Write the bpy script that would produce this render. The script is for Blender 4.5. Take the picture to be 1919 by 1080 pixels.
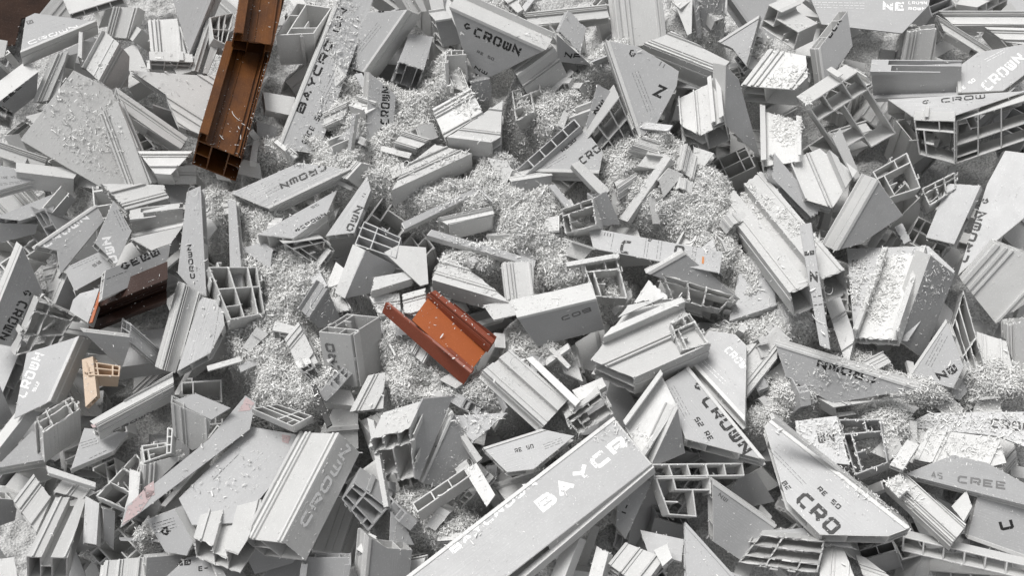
import bpy, bmesh, math, random
import numpy as np
from mathutils import Vector, Matrix
from mathutils.bvhtree import BVHTree

# ------------------------------------------------------------------ camera, sky, sun, exposure
scene = bpy.context.scene
for o in list(bpy.data.objects):
    bpy.data.objects.remove(o)
PITCH = math.radians(68)
DIST = 1.84
cam_d = bpy.data.cameras.new("camera")
cam = bpy.data.objects.new("camera", cam_d)
scene.collection.objects.link(cam)
scene.camera = cam
cam.location = (0, -DIST * math.cos(PITCH), DIST * math.sin(PITCH))
cam.rotation_euler = (math.pi / 2 - PITCH, 0, 0)
cam_d.sensor_width = 36
cam_d.lens = 36 * DIST / 1.919
cam_d.clip_start = 0.02
cam_d.clip_end = 200

SUN_ELEV = math.radians(57)
SUN_DIR = Vector((-0.62, 0.78, 0)).normalized()      # towards the sun, seen from the heap
world = bpy.data.worlds.new("World")
scene.world = world
world.use_nodes = True
wn = world.node_tree
wn.nodes.clear()
sky = wn.nodes.new("ShaderNodeTexSky")
sky.sky_type = 'NISHITA'
sky.sun_disc = False
sky.sun_elevation = SUN_ELEV
sky.sun_rotation = math.atan2(SUN_DIR.x, SUN_DIR.y)
sky.dust_density = 4
hsv = wn.nodes.new("ShaderNodeHueSaturation")        # grey overcast sky
hsv.inputs['Saturation'].default_value = 0.06
bgn = wn.nodes.new("ShaderNodeBackground")
bgn.inputs['Strength'].default_value = 0.115
wout = wn.nodes.new("ShaderNodeOutputWorld")
wn.links.new(sky.outputs[0], hsv.inputs['Color'])
wn.links.new(hsv.outputs[0], bgn.inputs[0])
wn.links.new(bgn.outputs[0], wout.inputs[0])
sd = bpy.data.lights.new("sun", 'SUN')
sd.energy = 2.7
sd.angle = math.radians(24)
sd.color = (1.0, 0.985, 0.965)
sun = bpy.data.objects.new("sun", sd)
scene.collection.objects.link(sun)
sv = SUN_DIR * math.cos(SUN_ELEV) + Vector((0, 0, math.sin(SUN_ELEV)))
sun.rotation_euler = sv.to_track_quat('Z', 'Y').to_euler()
scene.view_settings.view_transform = 'Standard'
scene.view_settings.look = 'None'
scene.view_settings.exposure = -0.15
scene.view_settings.gamma = 1
scene.cycles.max_bounces = 12
scene.cycles.diffuse_bounces = 8
scene.view_settings.use_curve_mapping = False

# ------------------------------------------------------------------ materials
def new_mat(name):
    m = bpy.data.materials.new(name)
    m.use_nodes = True
    nt = m.node_tree
    return m, nt, nt.nodes['Principled BSDF']

def plastic(name, col, rough, var=0.13, dirt=0.25, bump=0.12, spec=0.4, dirtcol=None):
    m, nt, b = new_mat(name)
    N, L = nt.nodes.new, nt.links.new
    tc = N("ShaderNodeTexCoord")
    oi = N("ShaderNodeObjectInfo")
    off = N("ShaderNodeVectorMath"); off.operation = 'ADD'
    mul = N("ShaderNodeVectorMath"); mul.operation = 'SCALE'
    comb = N("ShaderNodeCombineXYZ")
    for k in range(3): L(oi.outputs['Random'], comb.inputs[k])
    L(comb.outputs[0], mul.inputs[0]); mul.inputs['Scale'].default_value = 7
    L(tc.outputs['Object'], off.inputs[0]); L(mul.outputs[0], off.inputs[1])
    n1 = N("ShaderNodeTexNoise"); n1.inputs['Scale'].default_value = 22; n1.inputs['Detail'].default_value = 6; n1.inputs['Roughness'].default_value = .65
    L(off.outputs[0], n1.inputs['Vector'])
    r1 = N("ShaderNodeValToRGB"); r1.color_ramp.elements[0].position = .35; r1.color_ramp.elements[1].position = .72
    L(n1.outputs['Fac'], r1.inputs[0])
    # stretched scratches along the extrusion (local x)
    mp = N("ShaderNodeMapping"); mp.inputs['Scale'].default_value = (6, 160, 160)
    L(off.outputs[0], mp.inputs['Vector'])
    n2 = N("ShaderNodeTexNoise"); n2.inputs['Scale'].default_value = 3; n2.inputs['Detail'].default_value = 4
    L(mp.outputs[0], n2.inputs['Vector'])
    # specks of dust
    n3 = N("ShaderNodeTexNoise"); n3.inputs['Scale'].default_value = 420; n3.inputs['Detail'].default_value = 2
    L(off.outputs[0], n3.inputs['Vector'])
    r3 = N("ShaderNodeValToRGB"); r3.color_ramp.elements[0].position = .60; r3.color_ramp.elements[1].position = .68
    L(n3.outputs['Fac'], r3.inputs[0])
    base = N("ShaderNodeMixRGB"); base.inputs[1].default_value = (*col, 1)
    dc = dirtcol or tuple(c * .62 for c in col)
    base.inputs[2].default_value = (*dc, 1)
    dm = N("ShaderNodeMath"); dm.operation = 'MULTIPLY'; dm.inputs[1].default_value = dirt
    L(r1.outputs[0], dm.inputs[0]); L(dm.outputs[0], base.inputs[0])
    sm = N("ShaderNodeMath"); sm.operation = 'MULTIPLY'; sm.inputs[1].default_value = .35
    L(r3.outputs[0], sm.inputs[0])
    mx = N("ShaderNodeMixRGB"); mx.inputs[2].default_value = (*[min(.9, c * 1.35 + .05) for c in col], 1)
    L(sm.outputs[0], mx.inputs[0]); L(base.outputs[0], mx.inputs[1])
    mr = N("ShaderNodeMapRange"); mr.inputs[3].default_value = 1 - var; mr.inputs[4].default_value = 1 + var
    L(oi.outputs['Random'], mr.inputs[0])
    sc = N("ShaderNodeVectorMath"); sc.operation = 'SCALE'
    L(mx.outputs[0], sc.inputs[0]); L(mr.outputs[0], sc.inputs['Scale'])
    L(sc.outputs[0], b.inputs['Base Color'])
    rr = N("ShaderNodeMapRange"); rr.inputs[3].default_value = rough - .1; rr.inputs[4].default_value = rough + .18
    L(n1.outputs['Fac'], rr.inputs[0]); L(rr.outputs[0], b.inputs['Roughness'])
    b.inputs['Specular IOR Level'].default_value = spec
    ad = N("ShaderNodeMath"); ad.operation = 'ADD'
    L(n2.outputs['Fac'], ad.inputs[0]); L(n1.outputs['Fac'], ad.inputs[1])
    bp = N("ShaderNodeBump"); bp.inputs['Strength'].default_value = bump; bp.inputs['Distance'].default_value = .004
    L(ad.outputs[0], bp.inputs['Height']); L(bp.outputs[0], b.inputs['Normal'])
    return m

def ink(name, col):
    m, nt, b = new_mat(name)
    N, L = nt.nodes.new, nt.links.new
    b.inputs['Base Color'].default_value = (*col, 1)
    b.inputs['Roughness'].default_value = .5
    tc = N("ShaderNodeTexCoord")
    n = N("ShaderNodeTexNoise"); n.inputs['Scale'].default_value = 170; n.inputs['Detail'].default_value = 4
    L(tc.outputs['Object'], n.inputs['Vector'])
    r = N("ShaderNodeValToRGB"); r.color_ramp.elements[0].position = .36; r.color_ramp.elements[1].position = .42
    L(n.outputs['Fac'], r.inputs[0]); L(r.outputs[0], b.inputs['Alpha'])     # worn print
    return m

M = {
    'w': plastic('white_plastic', (.62, .62, .613), .40, dirt=.22),
    'l': plastic('pale_grey_film', (.48, .482, .485), .34, dirt=.2),
    'm': plastic('mid_grey_and_shaded_film', (.37, .372, .375), .36, dirt=.35),  # darker film tone, also puts shade into faces turned from the sun
    'br': plastic('brown_plastic', (.165, .062, .016), .34, dirt=.8, dirtcol=(.045, .018, .01)),
    'bd': plastic('dark_brown_plastic', (.035, .015, .010), .4, dirt=.5),
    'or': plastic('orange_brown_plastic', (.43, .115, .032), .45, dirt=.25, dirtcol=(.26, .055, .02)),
    'o2': plastic('flange_brown_plastic', (.235, .062, .034), .4, dirt=.3, dirtcol=(.13, .035, .02)),  # darker copy of the orange, shade of the flanges put into colour
    'tan': plastic('tan_plastic', (.66, .52, .40), .5, dirt=.3),
    'pk': ink('pink_stain', (.50, .39, .39)),
    'oi': ink('orange_sticker', (.55, .2, .05)),
    'blk': plastic('plain_black', (.02, .02, .02), .5),
    'rust': plastic('rusty_steel', (.036, .014, .006), .8, dirt=.7, dirtcol=(.02, .012, .01)),
    'K': ink('black_ink', (.018, .018, .018)),
    'W': ink('white_ink', (.88, .88, .88)),
    'G': ink('grey_ink', (.16, .16, .16)),
}
def shav_mat():
    m, nt, b = new_mat('plastic_shavings')
    N, L = nt.nodes.new, nt.links.new
    g = N("ShaderNodeNewGeometry")
    r = N("ShaderNodeValToRGB")
    r.color_ramp.elements[0].color = (.70, .70, .69, 1); r.color_ramp.elements[1].color = (.86, .86, .85, 1)
    L(g.outputs['Random Per Island'], r.inputs[0]); L(r.outputs[0], b.inputs['Base Color'])
    b.inputs['Roughness'].default_value = .55
    b.inputs['Subsurface Weight'].default_value = 0
    return m
M['shav'] = shav_mat()
def heap_mat():
    m, nt, b = new_mat('heap_dust')
    N, L = nt.nodes.new, nt.links.new
    tc = N("ShaderNodeTexCoord")
    n = N("ShaderNodeTexNoise"); n.inputs['Scale'].default_value = 260; n.inputs['Detail'].default_value = 5
    L(tc.outputs['Object'], n.inputs['Vector'])
    r = N("ShaderNodeValToRGB"); r.color_ramp.elements[0].color = (.40, .40, .40, 1); r.color_ramp.elements[1].color = (.74, .74, .73, 1)
    r.color_ramp.elements[0].position = .35; r.color_ramp.elements[1].position = .65
    L(n.outputs['Fac'], r.inputs[0]); L(r.outputs[0], b.inputs['Base Color'])
    b.inputs['Roughness'].default_value = .9
    bp = N("ShaderNodeBump"); bp.inputs['Strength'].default_value = .9; bp.inputs['Distance'].default_value = .006
    L(n.outputs['Fac'], bp.inputs['Height']); L(bp.outputs[0], b.inputs['Normal'])
    return m
M['heap'] = heap_mat()

# ------------------------------------------------------------------ photo pixel -> place in the world
CL = Vector(cam.location)
RX = Vector((1, 0, 0))
UY = Vector((0, math.sin(PITCH), math.cos(PITCH)))      # picture up
FW = Vector((0, math.cos(PITCH), -math.sin(PITCH)))     # view direction
def ray(x, y):
    return (FW * DIST + RX * ((x - 959.5) * .001) + UY * ((540 - y) * .001)).normalized()
def hz(h):
    return h * .018 - .06
def at_z(x, y, z):
    r = ray(x, y)
    return CL + r * ((z - CL.z) / r.z)
def on_plane(x, y, p, n):
    r = ray(x, y)
    return CL + r * ((p - CL).dot(n) / r.dot(n))

COL = scene.collection
T = .0026
rng = random.Random(11)

def mesh_obj(name, verts, faces, mat, parent=None, mw=None, fix=True):
    me = bpy.data.meshes.new(name)
    me.from_pydata(verts, [], faces)
    if fix:
        bm = bmesh.new(); bm.from_mesh(me)
        bmesh.ops.remove_doubles(bm, verts=bm.verts, dist=1e-5)
        bmesh.ops.recalc_face_normals(bm, faces=bm.faces)
        bm.to_mesh(me); bm.free()
    me.materials.append(mat)
    o = bpy.data.objects.new(name, me)
    COL.objects.link(o)
    if parent: o.parent = parent
    if mw is not None: o.matrix_world = mw
    return o

# ------------------------------------------------------------------ cross-sections (width W, depth D), rects v0,v1,n0,n1,part
def side_detail(r, W, D):
    if D < .02: return
    if rng.random() < .7:
        r(W, W + .0016, .22 * D, .30 * D, 'rib'); r(W, W + .0016, .5 * D, .54 * D, 'rib'); r(-.0016, 0, .3 * D, .38 * D, 'rib')
    if rng.random() < .5: r(W, W + rng.uniform(.05, .12) * W, D - T, D, 'flange')
    if rng.random() < .5: r(-rng.uniform(.05, .12) * W, 0, D - T, D, 'flange')
def hooks(r, W, D):
    t = T * .8
    for k in range(3):
        if rng.random() < .75:
            a = rng.uniform(.12, .8) * D; h = rng.uniform(.05, .1) * W
            if rng.random() < .5: r(-h, 0, a, a + t, 'hook'); r(-h, -h + t, a, a + .1 * D, 'hook')
            else: r(W, W + h, a, a + t, 'hook'); r(W + h - t, W + h, a - .1 * D, a + t, 'hook')
    if rng.random() < .7:
        a = rng.uniform(.15, .75) * W; r(a, a + t, -.07 * D, 0, 'hook'); r(a, a + .1 * W, -.07 * D - t, -.07 * D, 'hook')
def section(kind, W, D):
    t = T
    R = []
    def r(a, b, c, d, p='wall'): R.append((a, b, c, d, p))
    if kind == 'plate':
        r(0, W, 0, .0035)
    elif kind == 'bar':
        r(0, W, 0, t); r(0, t, 0, D); r(W - t, W, 0, D); r(0, W, D - t, D)
    elif kind == 'box':
        r(0, W, 0, t); r(0, t, 0, D); r(W - t, W, 0, D); r(0, W, D - t, D)
        r(.30 * W, .30 * W + t * .7, t, D - t, 'web'); r(.72 * W, .72 * W + t * .7, t, D - t, 'web')
        r(t, .30 * W, .5 * D, .5 * D + t * .7, 'web')
        if W > .06: r(0, min(.075 * W, .007), -.0022, 0, 'ridge')
        side_detail(r, W, D)
    elif kind == 'step':     # box body with open stepped chambers standing on its face
        r(0, W, 0, t); r(0, t, 0, D); r(W - t, W, 0, D); r(0, W, D - t, D); r(.5 * W, .5 * W + t, t, D - t, 'web'); r(t, .5 * W, .5 * D, .5 * D + t, 'web')
        r(W - t, W, -.024, 0); r(.70 * W, .70 * W + t, -.020, 0); r(.70 * W, .80 * W, -.020 - t, -.020, 'lip'); r(.88 * W, W, -.024 - t, -.024, 'lip')
        r(.70 * W, W, -.011, -.011 + t * .8, 'web')
        r(.0, t, -.008, 0); r(.34 * W, .34 * W + t, -.007, 0, 'rib'); r(.40 * W, .40 * W + t * .8, -.004, 0, 'rib')
        side_detail(r, W, D)
    elif kind == 'trough':
        r(0, W, 0, t); r(0, t, -.022, D); r(0, .16 * W, -.022 - t, -.022, 'lip'); r(.16 * W, .16 * W + t, -.022 - t, -.006, 'lip')
        r(W - t, W, -.012, D); r(.86 * W, .86 * W + t, -.009, 0, 'ridge'); r(.92 * W, .92 * W + t * .8, -.006, 0, 'ridge'); r(.3 * W, .3 * W + t * .7, -.003, 0, 'ridge'); r(.42 * W, .42 * W + t * .7, -.002, 0, 'ridge'); r(.78 * W, .78 * W + t * .7, -.004, 0, 'ridge')
        r(0, W, D - t, D); r(.3 * W, .3 * W + t, t, D - t, 'web'); r(.68 * W, .68 * W + t, t, D - t, 'web')
        r(t, .3 * W, .5 * D, .5 * D + t, 'web'); r(.68 * W, W - t, .4 * D, .4 * D + t, 'web')
    elif kind == 'rid':      # ridged sight face
        r(0, W, 0, t); r(0, t, 0, D); r(W - t, W, 0, D); r(0, W, D - t, D)
        r(.4 * W, .4 * W + t * .7, t, D - t, 'web'); r(t, .4 * W, .45 * D, .45 * D + t * .7, 'web')
        for f, w in ((.03, .07), (.17, .05), (.27, .04), (.84, .04), (.93, .07)):
            r(f * W, (f + w) * W, -.0045, 0, 'ridge')
        side_detail(r, W, D)
    elif kind == 'twin':     # two box rails with a groove between
        a, b = .36 * W, .58 * W
        r(0, a, 0, t); r(b, W, 0, t); r(0, t, 0, D); r(W - t, W, 0, D); r(0, W, D - t, D)
        r(a - t, a, 0, D * .45); r(b, b + t, 0, D * .45); r(a - t, b + t, D * .45 - t, D * .45)
        r(a - t, a - t * .3, D * .45, D - t, 'web'); r(b + t * .3, b + t, D * .45, D - t, 'web')
        r(.12 * W, .12 * W + t, -.003, 0, 'ridge'); r(.9 * W, .9 * W + t, -.003, 0, 'ridge')
        side_detail(r, W, D)
    elif kind == 'chan':     # tray: floor, side walls rising towards the viewer, hooked lips
        H = D
        r(0, W, 0, t); r(0, t * 1.2, -H, 0); r(W - t * 1.2, W, -H, 0)
        r(0, .13 * W, -H - t, -H, 'lip'); r(.87 * W, W, -H - t, -H, 'lip')
        r(.10 * W, .10 * W + t * .8, -H, -H * .65, 'lip')
        r(0, W, .016, .016 + t); r(.25 * W, .25 * W + t, t, .016, 'web'); r(.75 * W, .75 * W + t, t, .016, 'web')
        r(0, t, t, .016); r(W - t, W, t, .016)
    elif kind == 'ang':      # face, one flange behind, one low rib
        r(0, W, 0, t); r(0, t, 0, D); r(W - t, W, 0, D * .4); r(0, .3 * W, D - t, D, 'lip')
        r(.55 * W, .55 * W + t, t, D * .6, 'web')
    # sections seen end-on
    elif kind == 'comb':
        r(0, W, 0, t); r(0, t, 0, D); r(W - t, W, 0, D)
        r(0, W, .27 * D, .27 * D + t, 'web'); r(.3 * W, .3 * W + t, 0, .27 * D, 'web'); r(.68 * W, .68 * W + t, 0, .27 * D, 'web')
        r(.5 * W, .5 * W + t, .27 * D, D, 'web'); r(0, .5 * W, .8 * D, .8 * D + t, 'web'); r(.5 * W, W, D - t, D)
        r(0, .12 * W, D - t, D, 'lip'); hooks(r, W, D)
    elif kind == 'grid':
        r(0, W, 0, t); r(0, t, 0, D); r(W - t, W, 0, D); r(0, W, D - t, D)
        f1, f2, g1 = rng.uniform(.22, .42), rng.uniform(.56, .8), rng.uniform(.25, .6)
        for f in (f1, f2): r(f * W, f * W + t, t, D - t, 'web')
        r(t, W - t, g1 * D, g1 * D + t, 'web')
        g2 = rng.uniform(.72, .86); r(t, f1 * W, g2 * D, g2 * D + t * .7, 'web')
        hooks(r, W, D)
    elif kind == 'ladder':
        r(0, W, 0, t); r(0, W, D - t, D)
        k = max(3, int(W / .028))
        for i in range(k + 1):
            a = (W - t) * i / k
            r(a, a + t, t, D - t, 'web')
    elif kind == 'frame':
        r(0, W, 0, t); r(0, t, 0, D); r(W - t, W, 0, D); r(0, W, D - t, D)
        r(0, W, .26 * D, .26 * D + t, 'web'); r(.2 * W, .2 * W + t, .26 * D, D, 'web')
        r(.2 * W, .45 * W, .62 * D, .62 * D + t * .8, 'web'); r(.6 * W, .6 * W + t * .8, 0, .26 * D, 'web')
        hooks(r, W, D)
    elif kind == 'hook':
        r(0, W, 0, t); r(0, t, 0, D); r(0, .62 * W, D - t, D); r(.62 * W, .62 * W + t, .3 * D, D)
        r(.3 * W, W, .3 * D, .3 * D + t, 'web'); r(W - t, W, 0, .42 * D, 'lip'); r(.3 * W, .3 * W + t, t, .3 * D, 'web')
        r(t, .3 * W, .62 * D, .62 * D + t, 'web')
    return R

def grid_parts(R, extra_v, p0, p1, extra_n=()):
    """rects -> {part: (verts, faces)}; p0/p1(v,n,i,j) give both ends of the extrusion"""
    vs = sorted({round(x, 6) for r in R for x in r[:2]} | {round(x, 6) for x in extra_v})
    ns = sorted({round(x, 6) for r in R for x in r[2:4]} | {round(x, 6) for x in extra_n})
    def dedupe(a):
        o = [a[0]]
        for x in a[1:]:
            if x - o[-1] > 2e-4: o.append(x)
        return o
    vs, ns = dedupe(vs), dedupe(ns)
    nv, nn = len(vs), len(ns)
    fill = {}
    for i in range(nv - 1):
        cv = (vs[i] + vs[i + 1]) / 2
        for j in range(nn - 1):
            cn = (ns[j] + ns[j + 1]) / 2
            for r in R:
                if r[0] < cv < r[1] and r[2] < cn < r[3]:
                    fill[i, j] = r[4]; break
    A = {}; B = {}
    out = {}
    for (i, j), part in fill.items():
        V, F, idx = out.setdefault(part, ([], [], {}))
        def g(e, a, b):
            k = (e, a, b)
            if k not in idx:
                S = B if e else A
                if (a, b) not in S: S[a, b] = tuple((p1 if e else p0)(vs[a], ns[b], a, b))
                idx[k] = len(V); V.append(S[a, b])
            return idx[k]
        for e in (0, 1):
            F.append((g(e, i, j), g(e, i + 1, j), g(e, i + 1, j + 1), g(e, i, j + 1)))
        for (di, dj, a, b) in ((-1, 0, (i, j), (i, j + 1)), (1, 0, (i + 1, j), (i + 1, j + 1)), (0, -1, (i, j), (i + 1, j)), (0, 1, (i, j + 1), (i + 1, j + 1))):
            if (i + di, j + dj) not in fill:
                F.append((g(0, *a), g(0, *b), g(1, *b), g(1, *a)))
    return out

# ------------------------------------------------------------------ lettering: a square technical alphabet as strokes
a_, b_ = .16, .84
GL = {
 'C': [[(1, 1 - .0), (.2, 1), (0, .8), (0, .2), (.2, 0), (1, 0)]],
 'R': [[(0, 0), (0, 1), (.85, 1), (1, .85), (1, .55), (.85, .42), (.2, .42)], [(.5, .42), (1, 0)]],
 'O': [[(.15, 0), (0, .15), (0, .85), (.15, 1), (.85, 1), (1, .85), (1, .15), (.85, 0), (.15, 0)]],
 'W': [[(0, 1), (0, .15), (.15, 0), (.85, 0), (1, .15), (1, 1)], [(.5, .08), (.5, 1)]],
 'N': [[(0, 0), (0, 1), (1, 0), (1, 1)]],
 'B': [[(0, 0), (0, 1), (.85, 1), (.95, .85), (.95, .62), (.85, .52), (1, .4), (1, .12), (.88, 0), (0, 0)], [(.1, .52), (.8, .52)]],
 'A': [[(0, 0), (.5, 1), (1, 0)], [(.25, .3), (.75, .3)]],
 'Y': [[(0, 1), (.5, .5), (1, 1)], [(.5, .48), (.5, 0)]],
 'E': [[(1, 1), (0, 1), (0, 0), (1, 0)], [(.1, .5), (.85, .5)]],
 'P': [[(0, 0), (0, 1), (1, 1), (1, .45), (.1, .45)]],
 'S': [[(1, 1), (0, 1), (0, .55), (1, .45), (1, 0), (0, 0)]],
 'U': [[(0, 1), (0, .1), (.1, 0), (.9, 0), (1, .1), (1, 1)]],
 'I': [[(.5, 0), (.5, 1)]],
 'L': [[(0, 1), (0, 0), (1, 0)]],
 '0': [[(.1, 0), (0, .1), (0, .9), (.1, 1), (.9, 1), (1, .9), (1, .1), (.9, 0), (.1, 0)]],
 '2': [[(0, 1), (1, 1), (1, .55), (0, .45), (0, 0), (1, 0)]],
 '4': [[(0, 1), (0, .4), (1, .4)], [(.8, 1), (.8, 0)]],
 '5': [[(1, 1), (0, 1), (0, .55), (1, .5), (1, 0), (0, 0)]],
 '9': [[(1, .5), (0, .5), (0, 1), (1, 1), (1, 0), (0, 0)]],
 '@': [[(.9, .95), (.35, 1), (0, .55), (.1, .25)], [(.1, .2), (.55, 0), (1, .35), (.55, .5)]],
 '#': [[(0, 0), (0, 1), (1, 1), (1, 0), (0, 0)], [(.3, .3), (.7, .7)]],
 '-': [[(0, .5), (1, .5)]],
 ' ': [],
}
def stroke(poly, w):
    pts = []
    for k in range(len(poly) - 1):
        a, b = Vector(poly[k]), Vector(poly[k + 1])
        n = max(1, int((b - a).length / (w * 1.1)))
        for i in range(n): pts.append(a.lerp(b, i / n))
    pts.append(Vector(poly[-1]))
    closed = (pts[0] - pts[-1]).length < 1e-6 and len(pts) > 3
    L, Rr = [], []
    n = len(pts)
    for i, p in enumerate(pts):
        if closed and i in (0, n - 1): d1 = (pts[-1] - pts[-2]); d2 = (pts[1] - pts[0])
        else:
            d1 = (p - pts[i - 1]) if i else (pts[1] - p)
            d2 = (pts[i + 1] - p) if i < n - 1 else (p - pts[i - 1])
        d1 = d1.normalized(); d2 = d2.normalized()
        n1 = Vector((-d1.y, d1.x)); n2 = Vector((-d2.y, d2.x))
        m = (n1 + n2)
        m = m.normalized() if m.length > 1e-6 else n1
        k = min(2.2, 1 / max(.3, m.dot(n1)))
        L.append(p + m * (w / 2 * k)); Rr.append(p - m * (w / 2 * k))
    return [(L[i], L[i + 1], Rr[i + 1], Rr[i]) for i in range(n - 1)]

def inside(poly, x, y):
    c = False
    n = len(poly)
    for i in range(n):
        x1, y1 = poly[i]; x2, y2 = poly[(i + 1) % n]
        if (y1 > y) != (y2 > y) and x < (x2 - x1) * (y - y1) / (y2 - y1) + x1: c = not c
    return c

def add_prints(parent, prints, mw, planes, clip):
    inv = mw.inverted()
    for pr in prints:
        kind = pr[0]
        if kind == 'P':
            P, Nn = planes['f']; inv3 = inv
            vs = [inv3 @ on_plane(pr[i], pr[i + 1], P, Nn) for i in range(1, len(pr) - 1, 2)]
            nl = (inv3.to_3x3() @ Nn).normalized()
            mesh_obj('stain' if pr[-1] == 'pk' else 'sticker', [tuple(v + nl * .0006) for v in vs], [tuple(range(len(vs)))], M[pr[-1]], parent, None, fix=False)
            continue
        pl = 'f'
        quads = []
        if kind == 'T':
            _, txt, x0, y0, x1, y1, h, col = pr[:8]
            if len(pr) > 8: pl = pr[8]
        elif kind == 'L':
            _, x0, y0, x1, y1, rows, sp, col = pr[:8]
            if len(pr) > 8: pl = pr[8]
        else:
            _, x0, y0, x1, y1, col = pr[:6]
        P, Nn = planes[pl]
        A = on_plane(x0, y0, P, Nn); Bq = on_plane(x1, y1, P, Nn)
        du = Bq - A
        ln = du.length
        du = du / ln
        up = Nn.cross(du).normalized()
        if kind == 'T':
            n = len(txt); adv = ln / n; gw = adv * .84; gh = h * .00108
            sw = min(gw, gh) * .27
            for i, ch in enumerate(txt):
                for si, s in enumerate(GL.get(ch, [])):
                    for q in stroke([(sw / 2 + px * (gw - sw), sw / 2 + py * (gh - sw)) for px, py in s], sw):
                        quads.append((i * adv, q, .00045 + si * .00006))
        elif kind == 'L':
            for rI in range(rows):
                x = 0
                while x < ln:
                    w = rng.uniform(.003, .012); hh = .0009
                    y = -rI * sp * .001
                    quads.append((0, (Vector((x, y)), Vector((min(x + w, ln), y)), Vector((min(x + w, ln), y + hh)), Vector((x, y + hh))), .00045))
                    x += w + rng.uniform(.0012, .003)
        V, F = [], []
        for ox, q, lift in quads:
            ws = [A + du * (ox + p.x) + up * p.y for p in q]
            loc = [inv @ w for w in ws]
            if pl == 'f' and clip:
                cx = sum(p.x for p in loc) / 4; cy = sum(p.y for p in loc) / 4
                if not inside(clip, cx, cy): continue
            nl = (inv.to_3x3() @ Nn).normalized()
            k = len(V)
            V += [tuple(p + nl * lift) for p in loc]
            F.append((k, k + 1, k + 2, k + 3))
        if F:
            mesh_obj('lettering' if kind == 'T' else 'small_print', V, F, M[col], parent, None, fix=False)

def islands(V, Fc):
    par = list(range(len(V)))
    def f(a):
        while par[a] != a:
            par[a] = par[par[a]]; a = par[a]
        return a
    for q in Fc:
        for b in q[1:]: par[f(b)] = f(q[0])
    gr = {}
    for q in Fc: gr.setdefault(f(q[0]), []).append(q)
    out = []
    for fs in gr.values():
        ids = sorted({i for q in fs for i in q}); m = {a: k for k, a in enumerate(ids)}
        out.append(([V[i] for i in ids], [tuple(m[i] for i in q) for q in fs]))
    return out
LAST = [None]
PIECES = []
def frame_at(c, dx, dy, D):
    r = ray(*c)
    Z = -r
    X = (RX - Z * RX.dot(Z)).normalized()
    Y = Z.cross(X)
    bx, by = dx / D, -dy / D
    m = math.hypot(bx, by)
    if m > .93: bx, by = bx * .93 / m, by * .93 / m
    bz = -math.sqrt(1 - bx * bx - by * by)
    return -(X * bx + Y * by + Z * bz)

def finish(name, parts, mat, mw, label, cat, group, join, partmat=None):
    parent = None
    if join:
        parent = LAST[0]
        mwl = parent.matrix_world.inverted() @ mw
    order = sorted(parts, key=lambda k: k != 'wall')
    root = None
    names = {'wall': name, 'web': 'chamber_web', 'ridge': 'ridge', 'lip': 'lip', 'rib': 'side_rib', 'flange': 'flange', 'hook': 'hooked_lip'}
    for k in order:
        V, F, _ = parts[k]
        if root is None:
            o = mesh_obj('side_wall' if join else name, V, F, mat)
            if join:
                o.parent = parent; o.matrix_local = mwl
            else:
                o.matrix_world = mw
            root = o
        else:
            for Vi, Fi in islands(V, F): mesh_obj(names[k], Vi, Fi, mat, root)
    if not join:
        root['label'] = label; root['category'] = cat
        if group: root['group'] = group
        LAST[0] = root
        root.matrix_world = mw
        bpy.context.view_layer.update()
    for q in [root] + list(root.children):
        if q.name.startswith(('protective', 'lettering', 'small')) or q.modifiers: continue
        bv = q.modifiers.new('edge', 'BEVEL'); bv.width = .0006; bv.segments = 1; bv.limit_method = 'ANGLE'; bv.angle_limit = math.radians(50)
    PIECES.append(root)
    return root

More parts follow.
